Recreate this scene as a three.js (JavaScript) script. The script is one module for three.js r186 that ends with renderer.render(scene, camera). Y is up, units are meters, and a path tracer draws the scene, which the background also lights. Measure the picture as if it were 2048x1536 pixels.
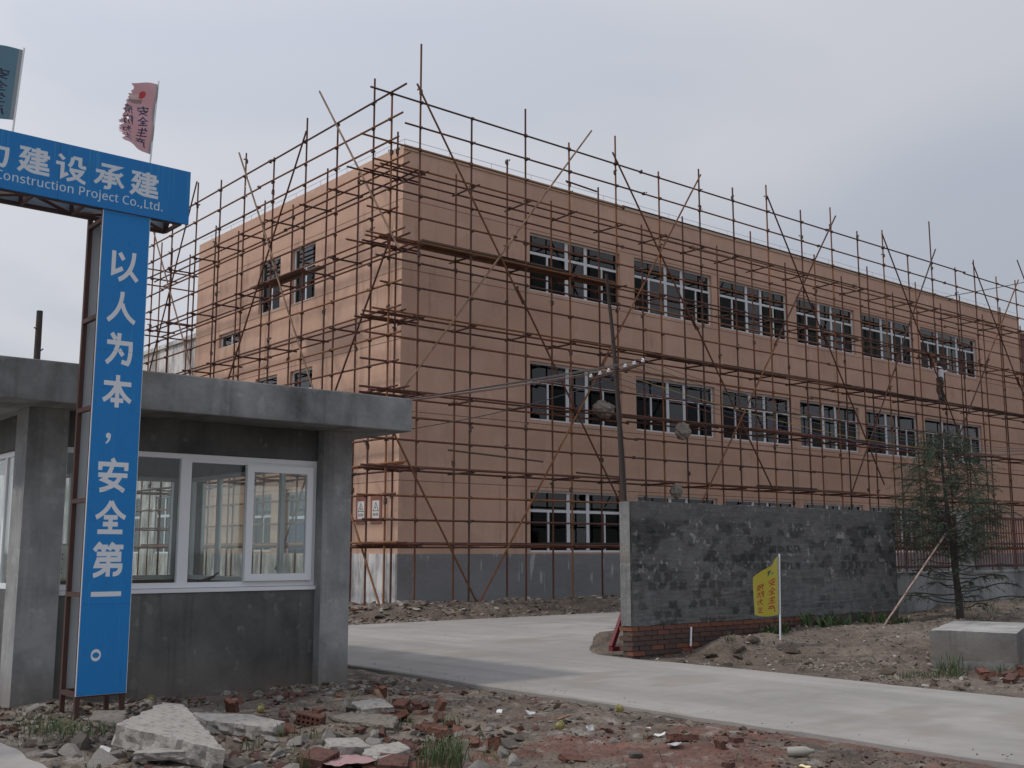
import * as THREE from 'three';
import { mergeGeometries, mergeVertices, toCreasedNormals } from 'three/addons/utils/BufferGeometryUtils.js';
import { MarchingCubes } from 'three/addons/objects/MarchingCubes.js';

// ------------------------------------------------------------------ camera, sky, sun, exposure
// X runs along the long facade, -Z along the short one, the building corner stands at the origin.
const scene = new THREE.Scene();
const CAM = new THREE.Vector3(-15.41, 1.45, 22.83);
const FWD = new THREE.Vector3(0.6338, 0.1502, -0.7588);
const camera = new THREE.PerspectiveCamera(38.32, 4 / 3, 0.1, 3000);
camera.position.copy(CAM);
camera.lookAt(CAM.clone().add(FWD));

const SUN = new THREE.Vector3(-0.505, 0.83, -0.19).normalize();
function clamp(x, a, b) { return Math.min(b, Math.max(a, x)); }
function smooth(a, b, x) { const t = clamp((x - a) / (b - a), 0, 1); return t * t * (3 - 2 * t); }
function lerp(a, b, t) { return a + (b - a) * t; }
function hash3(x, y, z) {
  let h = Math.imul(x | 0, 374761393) ^ Math.imul(y | 0, 668265263) ^ Math.imul(z | 0, 1274126177);
  h = Math.imul(h ^ (h >>> 13), 1274126177); h ^= h >>> 16;
  return (h >>> 0) / 4294967295;
}
const NP = new Uint16Array(4096), NV = new Float32Array(4096);
for (let i = 0; i < 4096; i++) { NP[i] = Math.floor(hash3(i, 11, 5) * 4095.99); NV[i] = hash3(i, 29, 17); }
function vnoise(x, y, z = 0, per = 0) {
  let X = Math.floor(x), Y = Math.floor(y), Z = Math.floor(z);
  const fx = x - X, fy = y - Y, fz = z - Z, u = fx * fx * (3 - 2 * fx), v = fy * fy * (3 - 2 * fy);
  let X1 = X + 1, Y1 = Y + 1;
  if (per) { X = ((X % per) + per) % per; X1 = (X + 1) % per; Y = ((Y % per) + per) % per; Y1 = (Y + 1) % per; }
  const z0 = NP[Z & 4095], a0 = NP[(X + z0) & 4095], a1 = NP[(X1 + z0) & 4095];
  let l0 = NV[NP[(a0 + Y) & 4095]], l1 = NV[NP[(a0 + Y1) & 4095]];
  l0 += (NV[NP[(a1 + Y) & 4095]] - l0) * u; l1 += (NV[NP[(a1 + Y1) & 4095]] - l1) * u;
  const r = l0 + (l1 - l0) * v; if (fz === 0) return r;
  const z1 = NP[(Z + 1) & 4095], b0 = NP[(X + z1) & 4095], b1 = NP[(X1 + z1) & 4095];
  let m0 = NV[NP[(b0 + Y) & 4095]], m1 = NV[NP[(b0 + Y1) & 4095]];
  m0 += (NV[NP[(b1 + Y) & 4095]] - m0) * u; m1 += (NV[NP[(b1 + Y1) & 4095]] - m1) * u;
  const s = m0 + (m1 - m0) * v, w = fz * fz * (3 - 2 * fz); return r + (s - r) * w;
}
function fbm(x, y, z = 0, oct = 4, per = 0) {
  let s = 0, a = 0.5, n = 0;
  for (let i = 0; i < oct; i++) { s += a * vnoise(x, y, z + i * 17, per); n += a; x *= 2; y *= 2; z *= 2; a *= 0.5; per *= 2; }
  return s / n;
}
let seed = 20240607;
function rnd() { seed = (seed + 0x6d2b79f5) | 0; let t = Math.imul(seed ^ (seed >>> 15), 1 | seed); t = (t + Math.imul(t ^ (t >>> 7), 61 | t)) ^ t; return ((t ^ (t >>> 14)) >>> 0) / 4294967296; }
const rr = (a, b) => a + (b - a) * rnd();

function skyTexture() {
  const W = 1024, H = 512, d = new Float32Array(W * H * 4);
  for (let j = 0; j < H; j++) {
    const v = ((j + 0.5) / H - 0.5) * Math.PI, y = Math.sin(v), cy = Math.cos(v);
    for (let i = 0; i < W; i++) {
      const a = ((i + 0.5) / W - 0.5) * 2 * Math.PI, x = Math.cos(a) * cy, z = Math.sin(a) * cy;
      const sd = x * SUN.x + y * SUN.y + z * SUN.z;
      const up = Math.max(0, y);
      const haze = Math.exp(-up * 3.2);
      // hazy air: pale at the horizon, a little bluer above, brighter towards the sun
      let r = lerp(0.70, 0.79, haze), g = lerp(0.795, 0.81, haze), b = lerp(0.985, 0.84, haze);
      const glow = 0.985 + 0.80 * (Math.max(0, sd * 0.5 + 0.5) ** 2 - 0.36) + 0.5 * Math.max(0, sd) ** 14;
      // broad veils of thin high cloud, whiter than the air behind them
      const k = 1 / (up + 0.22), px = x * k + 3.3, pz = z * k + 8.8;
      const warp = fbm(px * 0.8 + 5, pz * 0.8, 3, 3);
      const c1 = fbm(px * 1.3 + pz * 0.6 + warp * 1.8, pz * 2.0 - px * 0.7 + warp, 7, 5), c2 = fbm(px * 0.55 + 3, pz * 0.6 + 8, 11, 3);
      const cl = clamp(0.75 * smooth(0.34, 0.68, c1) * smooth(0.30, 0.58, c2) + 0.45 * smooth(0.36, 0.66, c2), 0, 1), veil = 0.915 + 0.115 * cl;
      const wr = lerp(r, 0.845, cl * 0.75), wg = lerp(g, 0.855, cl * 0.75), wb = lerp(b, 0.91, cl * 0.75);
      r = wr * glow * veil; g = wg * glow * veil; b = wb * glow * veil;
      if (y < 0) { const t = smooth(0, 0.08, -y); r = lerp(r, 0.2, t); g = lerp(g, 0.18, t); b = lerp(b, 0.16, t); }
      const o = (j * W + i) * 4; d[o] = r; d[o + 1] = g; d[o + 2] = b; d[o + 3] = 1;
    }
  }
  const t = new THREE.DataTexture(d, W, H, THREE.RGBAFormat, THREE.FloatType);
  t.mapping = THREE.EquirectangularReflectionMapping; t.magFilter = THREE.LinearFilter; t.needsUpdate = true;
  return t;
}
const sky = skyTexture();
scene.background = sky; scene.environment = sky;

const sun = new THREE.DirectionalLight(new THREE.Color(1, 0.93, 0.84), 2.0);
sun.name = 'sun';
sun.position.copy(SUN).multiplyScalar(60); sun.target.position.set(0, 3, 0);
sun.castShadow = true; sun.shadow.radius = 7; sun.shadow.mapSize.set(4096, 4096);
Object.assign(sun.shadow.camera, { left: -45, right: 45, top: 45, bottom: -45, near: 1, far: 160 });
scene.add(sun, sun.target);

const renderer = new THREE.WebGLRenderer({ antialias: true });
renderer.toneMapping = THREE.LinearToneMapping;
renderer.toneMappingExposure = 0.74;
renderer.shadowMap.enabled = true;
renderer.setSize(1024, 768);

// ------------------------------------------------------------------ helpers
const taken = new Map();
function numbered(n) { const k = taken.get(n) ?? 0; taken.set(n, k + 1); return k ? n + '_' + String(k).padStart(3, '0') : n; }
function tag(o, label, category, group, kind) {
  if (label) o.userData.label = label;
  if (category) o.userData.category = category;
  if (group) o.userData.group = group;
  if (kind) o.userData.kind = kind;
  return o;
}
function shade(o) { o.traverse((m) => { if (m.isMesh) { m.castShadow = true; m.receiveShadow = true; } }); return o; }
function mesh(name, geo, mat, parent) {
  const m = new THREE.Mesh(geo, mat); m.name = parent ? name : numbered(name); m.castShadow = m.receiveShadow = true;
  (parent || scene).add(m); return m;
}
function group(name, x = 0, y = 0, z = 0, ry = 0, parent) {
  const g = new THREE.Group(); g.name = parent ? name : numbered(name); g.position.set(x, y, z); g.rotation.y = ry; (parent || scene).add(g); return g;
}
const v3 = (x, y, z) => new THREE.Vector3(x, y, z);
const UP = v3(0, 1, 0);
function box(x0, y0, z0, x1, y1, z1) { const g = new THREE.BoxGeometry(x1 - x0, y1 - y0, z1 - z0); g.translate((x0 + x1) / 2, (y0 + y1) / 2, (z0 + z1) / 2); return uvBox(g); }
function uvBox(g) { // box projection in metres
  if (g.index) g = g.toNonIndexed();
  const p = g.attributes.position, n = g.attributes.normal, uv = new Float32Array(p.count * 2);
  for (let i = 0; i < p.count; i++) {
    const ax = Math.abs(n.getX(i)), ay = Math.abs(n.getY(i)), az = Math.abs(n.getZ(i));
    const x = p.getX(i), y = p.getY(i), z = p.getZ(i);
    if (ay > ax && ay > az) { uv[i * 2] = x; uv[i * 2 + 1] = z; } else if (ax > az) { uv[i * 2] = z; uv[i * 2 + 1] = y; } else { uv[i * 2] = x; uv[i * 2 + 1] = y; }
  }
  g.setAttribute('uv', new THREE.BufferAttribute(uv, 2));
  return g;
}
function clean(g) { if (g.index) g = g.toNonIndexed(); for (const k of Object.keys(g.attributes)) if (!['position', 'normal', 'uv', 'color'].includes(k)) g.deleteAttribute(k); return g; }
const merge = (l) => mergeGeometries(l.map(clean));
const unitTube = new THREE.CylinderGeometry(1, 1, 1, 8, 1);
const unitTaper = new THREE.CylinderGeometry(0.62, 1, 1, 10, 4);
function tubeMesh(name, a, b, r, mat, parent, geo = unitTube) {
  const m = mesh(name, geo, mat, parent), d = b.clone().sub(a), l = d.length();
  m.position.copy(a).addScaledVector(d, 0.5); m.scale.set(r, l, r);
  m.quaternion.setFromUnitVectors(UP, d.divideScalar(l)); return m;
}
function bar(a, b, w, h = w) { // square bar between two points
  const d = b.clone().sub(a), l = d.length(), g = new THREE.BoxGeometry(w, l, h);
  g.applyQuaternion(new THREE.Quaternion().setFromUnitVectors(UP, d.clone().divideScalar(l)));
  const c = a.clone().add(b).multiplyScalar(0.5); g.translate(c.x, c.y, c.z); return g;
}
function rod(a, b, r0, r1 = r0, seg = 6) {
  const d = b.clone().sub(a), l = d.length(), g = new THREE.CylinderGeometry(r1, r0, l, seg, 1);
  g.applyQuaternion(new THREE.Quaternion().setFromUnitVectors(UP, d.clone().divideScalar(l)));
  const c = a.clone().add(b).multiplyScalar(0.5); g.translate(c.x, c.y, c.z); return g;
}
function curveTube(pts, r, seg = 24, rad = 6) { return new THREE.TubeGeometry(new THREE.CatmullRomCurve3(pts), seg, r, rad, false); }

function dataTex(w, h, fn, { srgb = true, rx = 1, ry = 1, repeat = true } = {}) {
  const d = new Uint8Array(w * h * 4);
  for (let j = 0; j < h; j++) for (let i = 0; i < w; i++) {
    const c = fn((i + 0.5) / w, (j + 0.5) / h), o = (j * w + i) * 4;
    for (let k = 0; k < 3; k++) { let q = clamp(Array.isArray(c) ? c[k] : c, 0, 1); if (srgb) q = q <= 0.0031308 ? q * 12.92 : 1.055 * Math.pow(q, 1 / 2.4) - 0.055; d[o + k] = Math.round(q * 255); }
    d[o + 3] = 255;
  }
  const t = new THREE.DataTexture(d, w, h); t.magFilter = THREE.LinearFilter; t.minFilter = THREE.LinearMipmapLinearFilter; t.generateMipmaps = true;
  if (repeat) { t.wrapS = t.wrapT = THREE.RepeatWrapping; t.repeat.set(rx, ry); }
  if (srgb) t.colorSpace = THREE.SRGBColorSpace; t.needsUpdate = true; return t;
}
const lin = (r, g, b) => new THREE.Color().setRGB(r, g, b);
function std(o) { return new THREE.MeshStandardMaterial({ roughness: 0.9, metalness: 0, ...o }); }

// ------------------------------------------------------------------ materials
// one tile = 1/repeat metres
const bumpFine = dataTex(512, 512, (u, v) => 0.6 * fbm(u * 48, v * 48, 1, 4, 48) + 0.4 * fbm(u * 12, v * 12, 5, 3, 12), { srgb: false, rx: 0.5, ry: 0.5 });
const plasterT = dataTex(1536, 1024, (u, v) => { // 18 x 12 m of brushed render: cloudy coats, faint trowel lifts, streaks, a few dull patches
  const x = u * 18, y = v * 12, a = fbm(x * 0.5, y * 0.7, 2, 5), b = fbm(x * 14, y * 14, 9, 2), s = fbm(x * 5, y * 0.45, 4, 3), l = fbm(x * 0.8, y * 3.2, 6, 3);
  let k = 0.80 + 0.30 * a + 0.07 * b + 0.08 * (s - 0.5) + 0.07 * (l - 0.5);
  const run = smooth(0.60, 0.78, fbm(x * 9, y * 0.5, 23, 3)) * smooth(0.45, 0.7, fbm(x * 1.1, y * 0.9, 27, 3)); k *= 1 - 0.16 * run;
  const pt = smooth(0.60, 0.64, fbm(x * 1.6, y * 1.9, 33, 4)); k *= 1 + 0.05 * pt;
  return [0.595 * k, 0.382 * k * (1 + 0.02 * pt), 0.277 * k * (1 + 0.04 * pt)];
}, { rx: 1 / 18, ry: 1 / 12 });
const M = {};
M.peach = std({ map: plasterT, roughness: 0.94, bumpMap: bumpFine, bumpScale: 0.003 });
M.tan = std({ color: lin(0.47, 0.36, 0.27), roughness: 0.9, bumpMap: bumpFine, bumpScale: 0.002 });
M.joint = std({ color: lin(0.17, 0.10, 0.08) });
const plinthT = dataTex(1024, 512, (u, v) => {
  const a = fbm(u * 6, v * 4, 2, 5, 0), b = fbm(u * 120, v * 60, 7, 2, 0);
  let k = 0.185 + 0.10 * a + 0.05 * b;
  const dr = smooth(0.70, 0.78, fbm(u * 90, v * 2.2, 21, 2)) * smooth(0.1, 0.5, v) * smooth(0.52, 0.62, fbm(u * 14, v * 3, 33, 2)); k += dr * 0.22;
  return [k, k * 0.985, k * 0.98];
}, { rx: 1 / 9, ry: 1 / 1.6 });
M.plinth = std({ map: plinthT, bumpMap: bumpFine, bumpScale: 0.004 });
const paleT = dataTex(512, 512, (u, v) => { const a = fbm(u * 4, v * 4, 3, 5, 4), b = fbm(u * 30, v * 5, 6, 3, 30); const k = 0.30 + 0.42 * smooth(0.35, 0.65, 0.6 * a + 0.4 * b); return [k, k * 0.97, k * 0.94]; }, { rx: 1 / 3, ry: 1 / 3 });
M.palePlinth = std({ map: paleT });
M.paleWall = std({ map: paleT, color: lin(0.95, 0.93, 0.9) });
function concreteTex(base, amp, scale, tint) {
  return dataTex(1024, 1024, (u, v) => {
    const a = fbm(u * scale, v * scale, 2, 6, scale), b = fbm(u * scale * 3, v * scale * 3, 8, 4, scale * 3), c = fbm(u * 90, v * 90, 5, 2, 90), s = fbm(u * scale * 6, v * scale, 14, 3, scale * 6);
    let k = base * (1 + amp * (a - 0.5) * 2.2 + amp * 0.8 * (b - 0.5) + 0.18 * (c - 0.5) + amp * 0.5 * (s - 0.5));
    k *= 1 - 0.22 * smooth(0.5, 0.8, fbm(u * 9, v * 9, 31, 4, 9));
    const drip = smooth(0.55, 0.72, fbm(u * 40, v * 2.5, 51, 3, 0)) * smooth(0.35, 0.62, fbm(u * 5, 2.5, 53, 3, 5)); k *= 1 - 0.22 * drip;
    const mud = smooth(0.13 + 0.07 * (a - 0.5), 0.015, v) * (0.5 + 0.5 * b), lime = smooth(0.70, 0.80, fbm(u * 26, v * 22, 57, 3, 0)); k += 0.05 * lime;
    return [lerp(k * tint[0], 0.15, mud * 0.6), lerp(k * tint[1], 0.118, mud * 0.6), lerp(k * tint[2], 0.09, mud * 0.6)];
  }, { rx: 1 / 3.2, ry: 1 / 3.2 });
}
M.concrete = std({ map: concreteTex(0.225, 0.62, 4, [1, 1.0, 0.975]), bumpMap: bumpFine, bumpScale: 0.006 });
M.darkConcrete = std({ map: concreteTex(0.105, 0.55, 3, [1, 0.99, 0.94]), bumpMap: bumpFine, bumpScale: 0.006 });
M.interior = std({ color: lin(0.34, 0.33, 0.31) });
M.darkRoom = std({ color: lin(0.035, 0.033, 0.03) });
const roadT = dataTex(1024, 1024, (u, v) => {
  const a = fbm(u * 5, v * 5, 2, 5, 5), b = fbm(u * 60, v * 60, 8, 3, 60), d = smooth(0.52, 0.72, fbm(u * 7, v * 14, 13, 4, 7)), t = fbm(u * 40, v * 4, 19, 3, 40);
  const xm = u * 8, tr = Math.exp(-(((xm - 1.15) / 0.28) ** 2)) + Math.exp(-(((xm - 2.75) / 0.28) ** 2)), k = 0.305 * (0.78 + 0.36 * a + 0.14 * (b - 0.5) + 0.22 * (t - 0.5)) * (1 - 0.10 * tr * (0.5 + a));
  return [lerp(k, 0.235, d * 0.65), lerp(k * 0.93, 0.205, d * 0.65), lerp(k * 0.86, 0.172, d * 0.65)];
}, { rx: 1 / 8, ry: 1 / 8 });
M.road = std({ map: roadT, bumpMap: bumpFine, bumpScale: 0.006, roughness: 0.95 });
const soilT = dataTex(1024, 1024, (u, v) => { const a = fbm(u * 10, v * 10, 2, 5, 10), b = fbm(u * 110, v * 110, 8, 3, 110); const k = 0.62 + 0.5 * a + 0.5 * (b - 0.5); return [k, k, k]; }, { srgb: false, rx: 1 / 2.5, ry: 1 / 2.5 });
const soilB = dataTex(1024, 1024, (u, v) => 0.5 * fbm(u * 40, v * 40, 2, 5, 40) + 0.5 * smooth(0.4, 0.8, fbm(u * 90, v * 90, 4, 3, 90)), { srgb: false, rx: 1 / 2.5, ry: 1 / 2.5 });
M.soil = std({ vertexColors: true, map: soilT, bumpMap: soilB, bumpScale: 0.03, roughness: 1 });
M.white = std({ color: lin(0.76, 0.77, 0.78), roughness: 0.45 });
M.glass = new THREE.MeshPhysicalMaterial({ color: lin(0.90, 0.93, 0.92), roughness: 0.02, transmission: 1, thickness: 0, ior: 1.55 });
M.glassTint = new THREE.MeshPhysicalMaterial({ color: lin(0.36, 0.40, 0.42), roughness: 0.02, transmission: 1, thickness: 0, ior: 1.6 });
const rustT = (r, g, b, n) => dataTex(64, 512, (u, v) => { const a = fbm(u * 4, v * 40, n, 4, 4), s = smooth(0.5, 0.75, fbm(u * 4, v * 14, n + 40, 3, 4)); const k = 0.6 + 0.8 * a; return [lerp(r * k, 0.07 * k, s * 0.6), lerp(g * k, 0.042 * k, s * 0.6), lerp(b * k, 0.032 * k, s * 0.6)]; });
M.rust = [rustT(0.155, 0.055, 0.025, 1), rustT(0.125, 0.043, 0.022, 2), rustT(0.095, 0.034, 0.022, 3), rustT(0.20, 0.078, 0.028, 4), rustT(0.075, 0.036, 0.026, 5)].map((map) => std({ map, roughness: 0.75, metalness: 0.1 }));
M.bamboo = std({ map: rustT(0.25, 0.145, 0.08, 8), roughness: 0.7 });
M.coupler = std({ color: lin(0.10, 0.065, 0.05), roughness: 0.7, metalness: 0.2 });
M.board = [std({ color: lin(0.085, 0.058, 0.045) }), std({ color: lin(0.13, 0.085, 0.06) }), std({ color: lin(0.06, 0.045, 0.04) })];
M.blue = std({ color: lin(0.005, 0.14, 0.40), roughness: 0.65 });
M.panelBack = std({ color: lin(0.42, 0.45, 0.46), roughness: 0.6 });
M.steel = std({ map: rustT(0.075, 0.036, 0.028, 12), roughness: 0.7, metalness: 0.2 });
M.redSteel = std({ color: lin(0.16, 0.022, 0.028), roughness: 0.6 });
M.fence = std({ color: lin(0.075, 0.022, 0.022), roughness: 0.65 });
M.pole = std({ map: rustT(0.052, 0.043, 0.038, 15), roughness: 0.95 });
M.wire = std({ color: lin(0.03, 0.03, 0.032), roughness: 0.6 });
M.endPlaster = std({ map: concreteTex(0.185, 0.55, 5, [1, 0.985, 0.95]), bumpMap: bumpFine, bumpScale: 0.012 });
M.mortar = std({ color: lin(0.085, 0.066, 0.056) });

// ------------------------------------------------------------------ drawn writing: strokes on a 100 x 100 square
const GLYPHS = {
  建: 'M40 14H84V44M30 29H98M40 44H84M36 59H92M30 74H98M61 2V86M5 12H30L13 42H31Q26 72 3 95M9 58Q24 88 52 91H99',
  设: 'M10 6L26 22M1 38H22V84L40 70M53 9Q53 32 42 44M53 9H77V34Q79 40 97 38M44 55H85Q76 80 37 95M50 58Q66 86 97 95',
  承: 'M22 10H78L54 26M52 24V86Q51 95 34 93M35 40H68M31 55H71M26 70H76M5 36H29Q24 64 3 82M93 30L76 46M72 34Q80 64 98 82',
  力: 'M8 30H88Q88 80 78 92L58 88M46 5Q46 66 8 94',
  以: 'M15 10V76L46 60M34 14L48 34M82 8Q82 72 34 95M68 64L96 93',
  人: 'M50 5Q50 62 5 94M51 40Q60 76 95 94',
  为: 'M22 6L36 24M8 33H86Q88 78 78 92L58 88M47 4Q47 66 8 94M48 52L62 70',
  本: 'M5 28H95M50 3V98M48 30Q36 62 5 79M52 30Q64 62 95 79M29 77H71',
  安: 'M45 1L54 15M8 36V18H92V36M46 24Q36 54 20 64Q66 80 88 96M3 50H97M74 50Q64 84 9 95',
  全: 'M50 3Q36 36 3 51M50 3Q64 36 97 51M28 50H72M26 70H74M50 50V92M10 92H90',
  第: 'M23 1L4 24M18 13H47M29 15L36 27M64 1L50 22M58 13H96M72 15L80 27M12 33H84V49H18L12 67H89Q90 92 66 91M50 32V98M48 68Q34 88 4 95',
  一: 'M4 50H96',
  生: 'M28 6Q24 28 7 44M18 28H88M52 3V92M18 59H86M3 92H97',
  产: 'M48 1L55 13M10 18H92M30 24L38 37M72 24L62 38M10 43H95M14 43Q14 76 3 96',
  预: 'M8 8H43L28 22M13 20L27 31M3 38H46L38 52M25 38V80Q25 90 10 88M49 9H98M73 9L67 24M54 76V25H92V76M73 38Q72 78 49 95M76 76L96 95',
  防: 'M8 5V97M8 8H31L21 36Q36 56 12 64M66 1L71 14M38 22H99M60 24Q58 72 36 95M58 47H88Q88 90 66 90',
  主: 'M44 1L57 14M9 26H91M16 57H84M3 91H97M50 26V91',
  长: 'M76 8L38 36M4 46H96M28 4V88L52 74M48 48Q64 82 96 92',
  鸣: 'M6 20H28V70H6V20M60 2L52 14M42 14H84V42L74 40M42 14V58H92V88L80 90M38 74H80M56 24L66 32',
  幸: 'M12 20H88M50 2V44M4 42H96M34 48L40 60M66 48L58 60M12 64H88M6 80H94M50 62V98',
  福: 'M20 2L26 12M4 22H36L6 60M22 44V98M28 48L38 60M44 8H98M52 20H90V40H52V20M48 52H94V96H48V52M48 74H94M71 52V96',
};
function glyph(g, ch, x, y, w, h, lw, mirror) {
  g.save(); g.translate(x, y); g.scale(w / 100, h / 100);
  if (mirror) { g.translate(100, 0); g.scale(-1, 1); }
  g.lineWidth = lw; g.lineCap = 'butt'; g.lineJoin = 'miter'; g.beginPath();
  const t = GLYPHS[ch].match(/[A-Z]|-?\d+/g); let i = 0, cmd = 'M', cx = 0, cy = 0;
  const num = () => parseFloat(t[i++]);
  while (i < t.length) {
    if (/[A-Z]/.test(t[i])) cmd = t[i++];
    if (cmd === 'M') { cx = num(); cy = num(); g.moveTo(cx, cy); } else if (cmd === 'L') { cx = num(); cy = num(); g.lineTo(cx, cy); } else if (cmd === 'H') { cx = num(); g.lineTo(cx, cy); } else if (cmd === 'V') { cy = num(); g.lineTo(cx, cy); } else { const a = num(), b = num(); cx = num(); cy = num(); g.quadraticCurveTo(a, b, cx, cy); }
  }
  g.stroke(); g.restore();
}
function canvasTex(w, h, draw) {
  const c = document.createElement('canvas'); c.width = w; c.height = h; draw(c.getContext('2d'), w, h);
  const t = new THREE.CanvasTexture(c); t.colorSpace = THREE.SRGBColorSpace; t.anisotropy = 8; return t;
}
function speckle(g, w, h, n, a) { for (let i = 0; i < n; i++) { g.fillStyle = rnd() < 0.5 ? `rgba(0,0,0,${a * rnd()})` : `rgba(255,255,255,${a * 0.6 * rnd()})`; const s = 1 + rnd() * rnd() * 40; g.beginPath(); g.ellipse(rnd() * w, rnd() * h, s, s * rr(0.3, 1.5), rnd() * 3, 0, 7); g.fill(); } }

// ------------------------------------------------------------------ ground, roads
const ROAD_L = -7.7, ROAD_R = -4.3, LEFT_ROAD = -12.82;
const edgeN = (s, k) => 0.13 * (fbm(s * 1.3, k, 0, 3) - 0.5) + 0.05 * (vnoise(s * 7, k) - 0.5);
function onRoad(x, z) { // signed metres inside paved areas (positive inside)
  let d = Math.min(x - (ROAD_L + edgeN(z, 3.5)), rightEdge(z) + edgeN(z, 9.5) - x);
  if (z < 9) d = Math.max(d, Math.min(z - (3.7 + edgeN(x, 15.5)), 7.6 + edgeN(x, 21.5) - z, x - ROAD_L));
  return Math.max(d, LEFT_ROAD + edgeN(z, 31.5) - x);
}
const rightEdge = (z) => z < 7.7 ? -4.2 : ROAD_R + smooth(11.6, 7.8, z) * 3.9;
const bumpAt = (x, z, cx, cz, r, h) => h * Math.exp(-((x - cx) ** 2 + (z - cz) ** 2) / (r * r));
function gh(x, z) {
  const far = smooth(40, 25, Math.hypot(x + 5, z - 10));
  let h = 0.05 * (fbm(x * 0.8, z * 0.8, 1, 3) - 0.5);
  const u = x - 0.6 * (z - 13);
  const mound = smooth(-2.9, -0.2, u) * smooth(8.5, 11.2, z);
  h += 0.28 * mound + 0.2 * smooth(2.5, 7, u) * smooth(8.5, 11.2, z);
  h += (mound * 0.10 + 0.02) * (fbm(x * 2.6, z * 2.6, 5, 4) - 0.5) * (u > -3.2 && z > 10 ? 1 : 0.4);
  h += bumpAt(x, z, -2.95, 12.62, 0.42, 0.24) + bumpAt(x, z, -2.25, 12.75, 0.5, 0.2) + bumpAt(x, z, -1.5, 13.9, 0.6, 0.1) + bumpAt(x, z, -3.3, 10.6, 0.7, 0.12) + bumpAt(x, z, -3.0, 9.2, 0.8, 0.10);
  const dx = Math.max(0, -x), dz = Math.max(0, z), d = Math.hypot(dx, dz);
  if (d > 0 && d < 4 && (x > -4)) h += (1 - smooth(2.5, 3.6, d)) * (0.10 + 0.34 * fbm(x * 0.7 + 3, z * 0.9, 8, 4) * smooth(0.2, 1.4, d));
  if (x < -7.4 && z > 9) {
    const k = smooth(-7.6, -8.4, x);
    h += k * (0.10 * (fbm(x * 1.6, z * 1.6, 12, 4) - 0.42) + 0.05 * (fbm(x * 6, z * 6, 3, 3) - 0.5));
    h += bumpAt(x, z, -11.9, 12.0, 0.7, 0.06) + bumpAt(x, z, -12.4, 14.0, 0.35, 0.05) - bumpAt(x, z, -12.45, 14.6, 0.4, 0.05);
  }
  h += 0.03 * (fbm(x * 9, z * 9, 2, 2) - 0.5) * far;
  h *= far;
  const r = onRoad(x, z);
  return lerp(h, -0.07, smooth(0.0, 0.09, r)) - 0.012 * smooth(-0.25, 0, r);
}
function soilColor(x, z, h) {
  let c = [0.150, 0.113, 0.085];
  const a = fbm(x * 1.1, z * 1.1, 31, 4), b = fbm(x * 5, z * 5, 37, 3), f = vnoise(x * 17, z * 17, 3);
  const mix = (t, k) => { c = c.map((q, i) => lerp(q, t[i], k)); };
  mix([0.205, 0.165, 0.128], smooth(0.48, 0.7, a) * 0.8);
  mix([0.065, 0.052, 0.042], smooth(0.5, 0.7, b) * 0.65);
  if (x < -7.5 && z > 9) { // crushed brick and lime where the old wall came down
    const red = smooth(0.46, 0.62, fbm(x * 1.7 + 4, z * 1.7, 41, 4)) * smooth(14.2, 16.2, z + 0.5 * (x + 10)) ;
    mix([0.165, 0.073, 0.053], red * 0.85);
    mix([0.235, 0.205, 0.172], smooth(-9.6, -11.5, x) * smooth(14.8, 13.0, z) * 0.75);
    mix([0.34, 0.31, 0.28], smooth(0.66, 0.76, fbm(x * 8, z * 8, 44, 3)) * 0.6);
  }
  if (z > 12.5 && x > -4.5 && x < 3) mix([0.25, 0.205, 0.165], 0.35 * smooth(0.05, 0.3, h));
  const k = 0.86 + 0.28 * f;
  return c.map((q) => q * k);
}
{
  const xs = [-900, -400, -200, -100, -60, -40, -30, -24, -20, -17, -15.5], zs = [-900, -400, -200, -100, -60, -40, -25, -16, -10, -6, -3, -1.5];
  for (let x = -14.6; x < 5; x += 0.055) xs.push(x);
  for (let x = 5; x < 12; x += 0.25) xs.push(x);
  xs.push(13, 15, 18, 22, 26, 30, 36, 45, 60, 100, 200, 400, 900);
  for (let z = -0.6; z < 4.4; z += 0.14) zs.push(z);
  for (let z = 4.4; z < 9.6; z += 0.16) zs.push(z);
  for (let z = 9.6; z < 19.7; z += 0.055) zs.push(z);
  zs.push(20.2, 21, 22, 24, 27, 32, 40, 60, 100, 200, 400, 900);
  const nx = xs.length, nz = zs.length, pos = new Float32Array(nx * nz * 3), col = new Float32Array(nx * nz * 3), uv = new Float32Array(nx * nz * 2), idx = [];
  for (let j = 0, o = 0; j < nz; j++) for (let i = 0; i < nx; i++, o++) {
    const x = xs[i], z = zs[j], h = gh(x, z), c = soilColor(x, z, h);
    pos.set([x, h, z], o * 3); col.set(c, o * 3); uv.set([x, z], o * 2);
    if (i < nx - 1 && j < nz - 1) { const a = o, b = o + 1, e = o + nx, f = o + nx + 1; idx.push(a, e, b, b, e, f); }
  }
  const g = new THREE.BufferGeometry();
  g.setAttribute('position', new THREE.BufferAttribute(pos, 3)); g.setAttribute('color', new THREE.BufferAttribute(col, 3)); g.setAttribute('uv', new THREE.BufferAttribute(uv, 2));
  g.setIndex(idx); g.computeVertexNormals();
  tag(mesh('ground', g, M.soil), 'bare brown soil with crushed brick around the site', null, null, 'structure');
}
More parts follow.
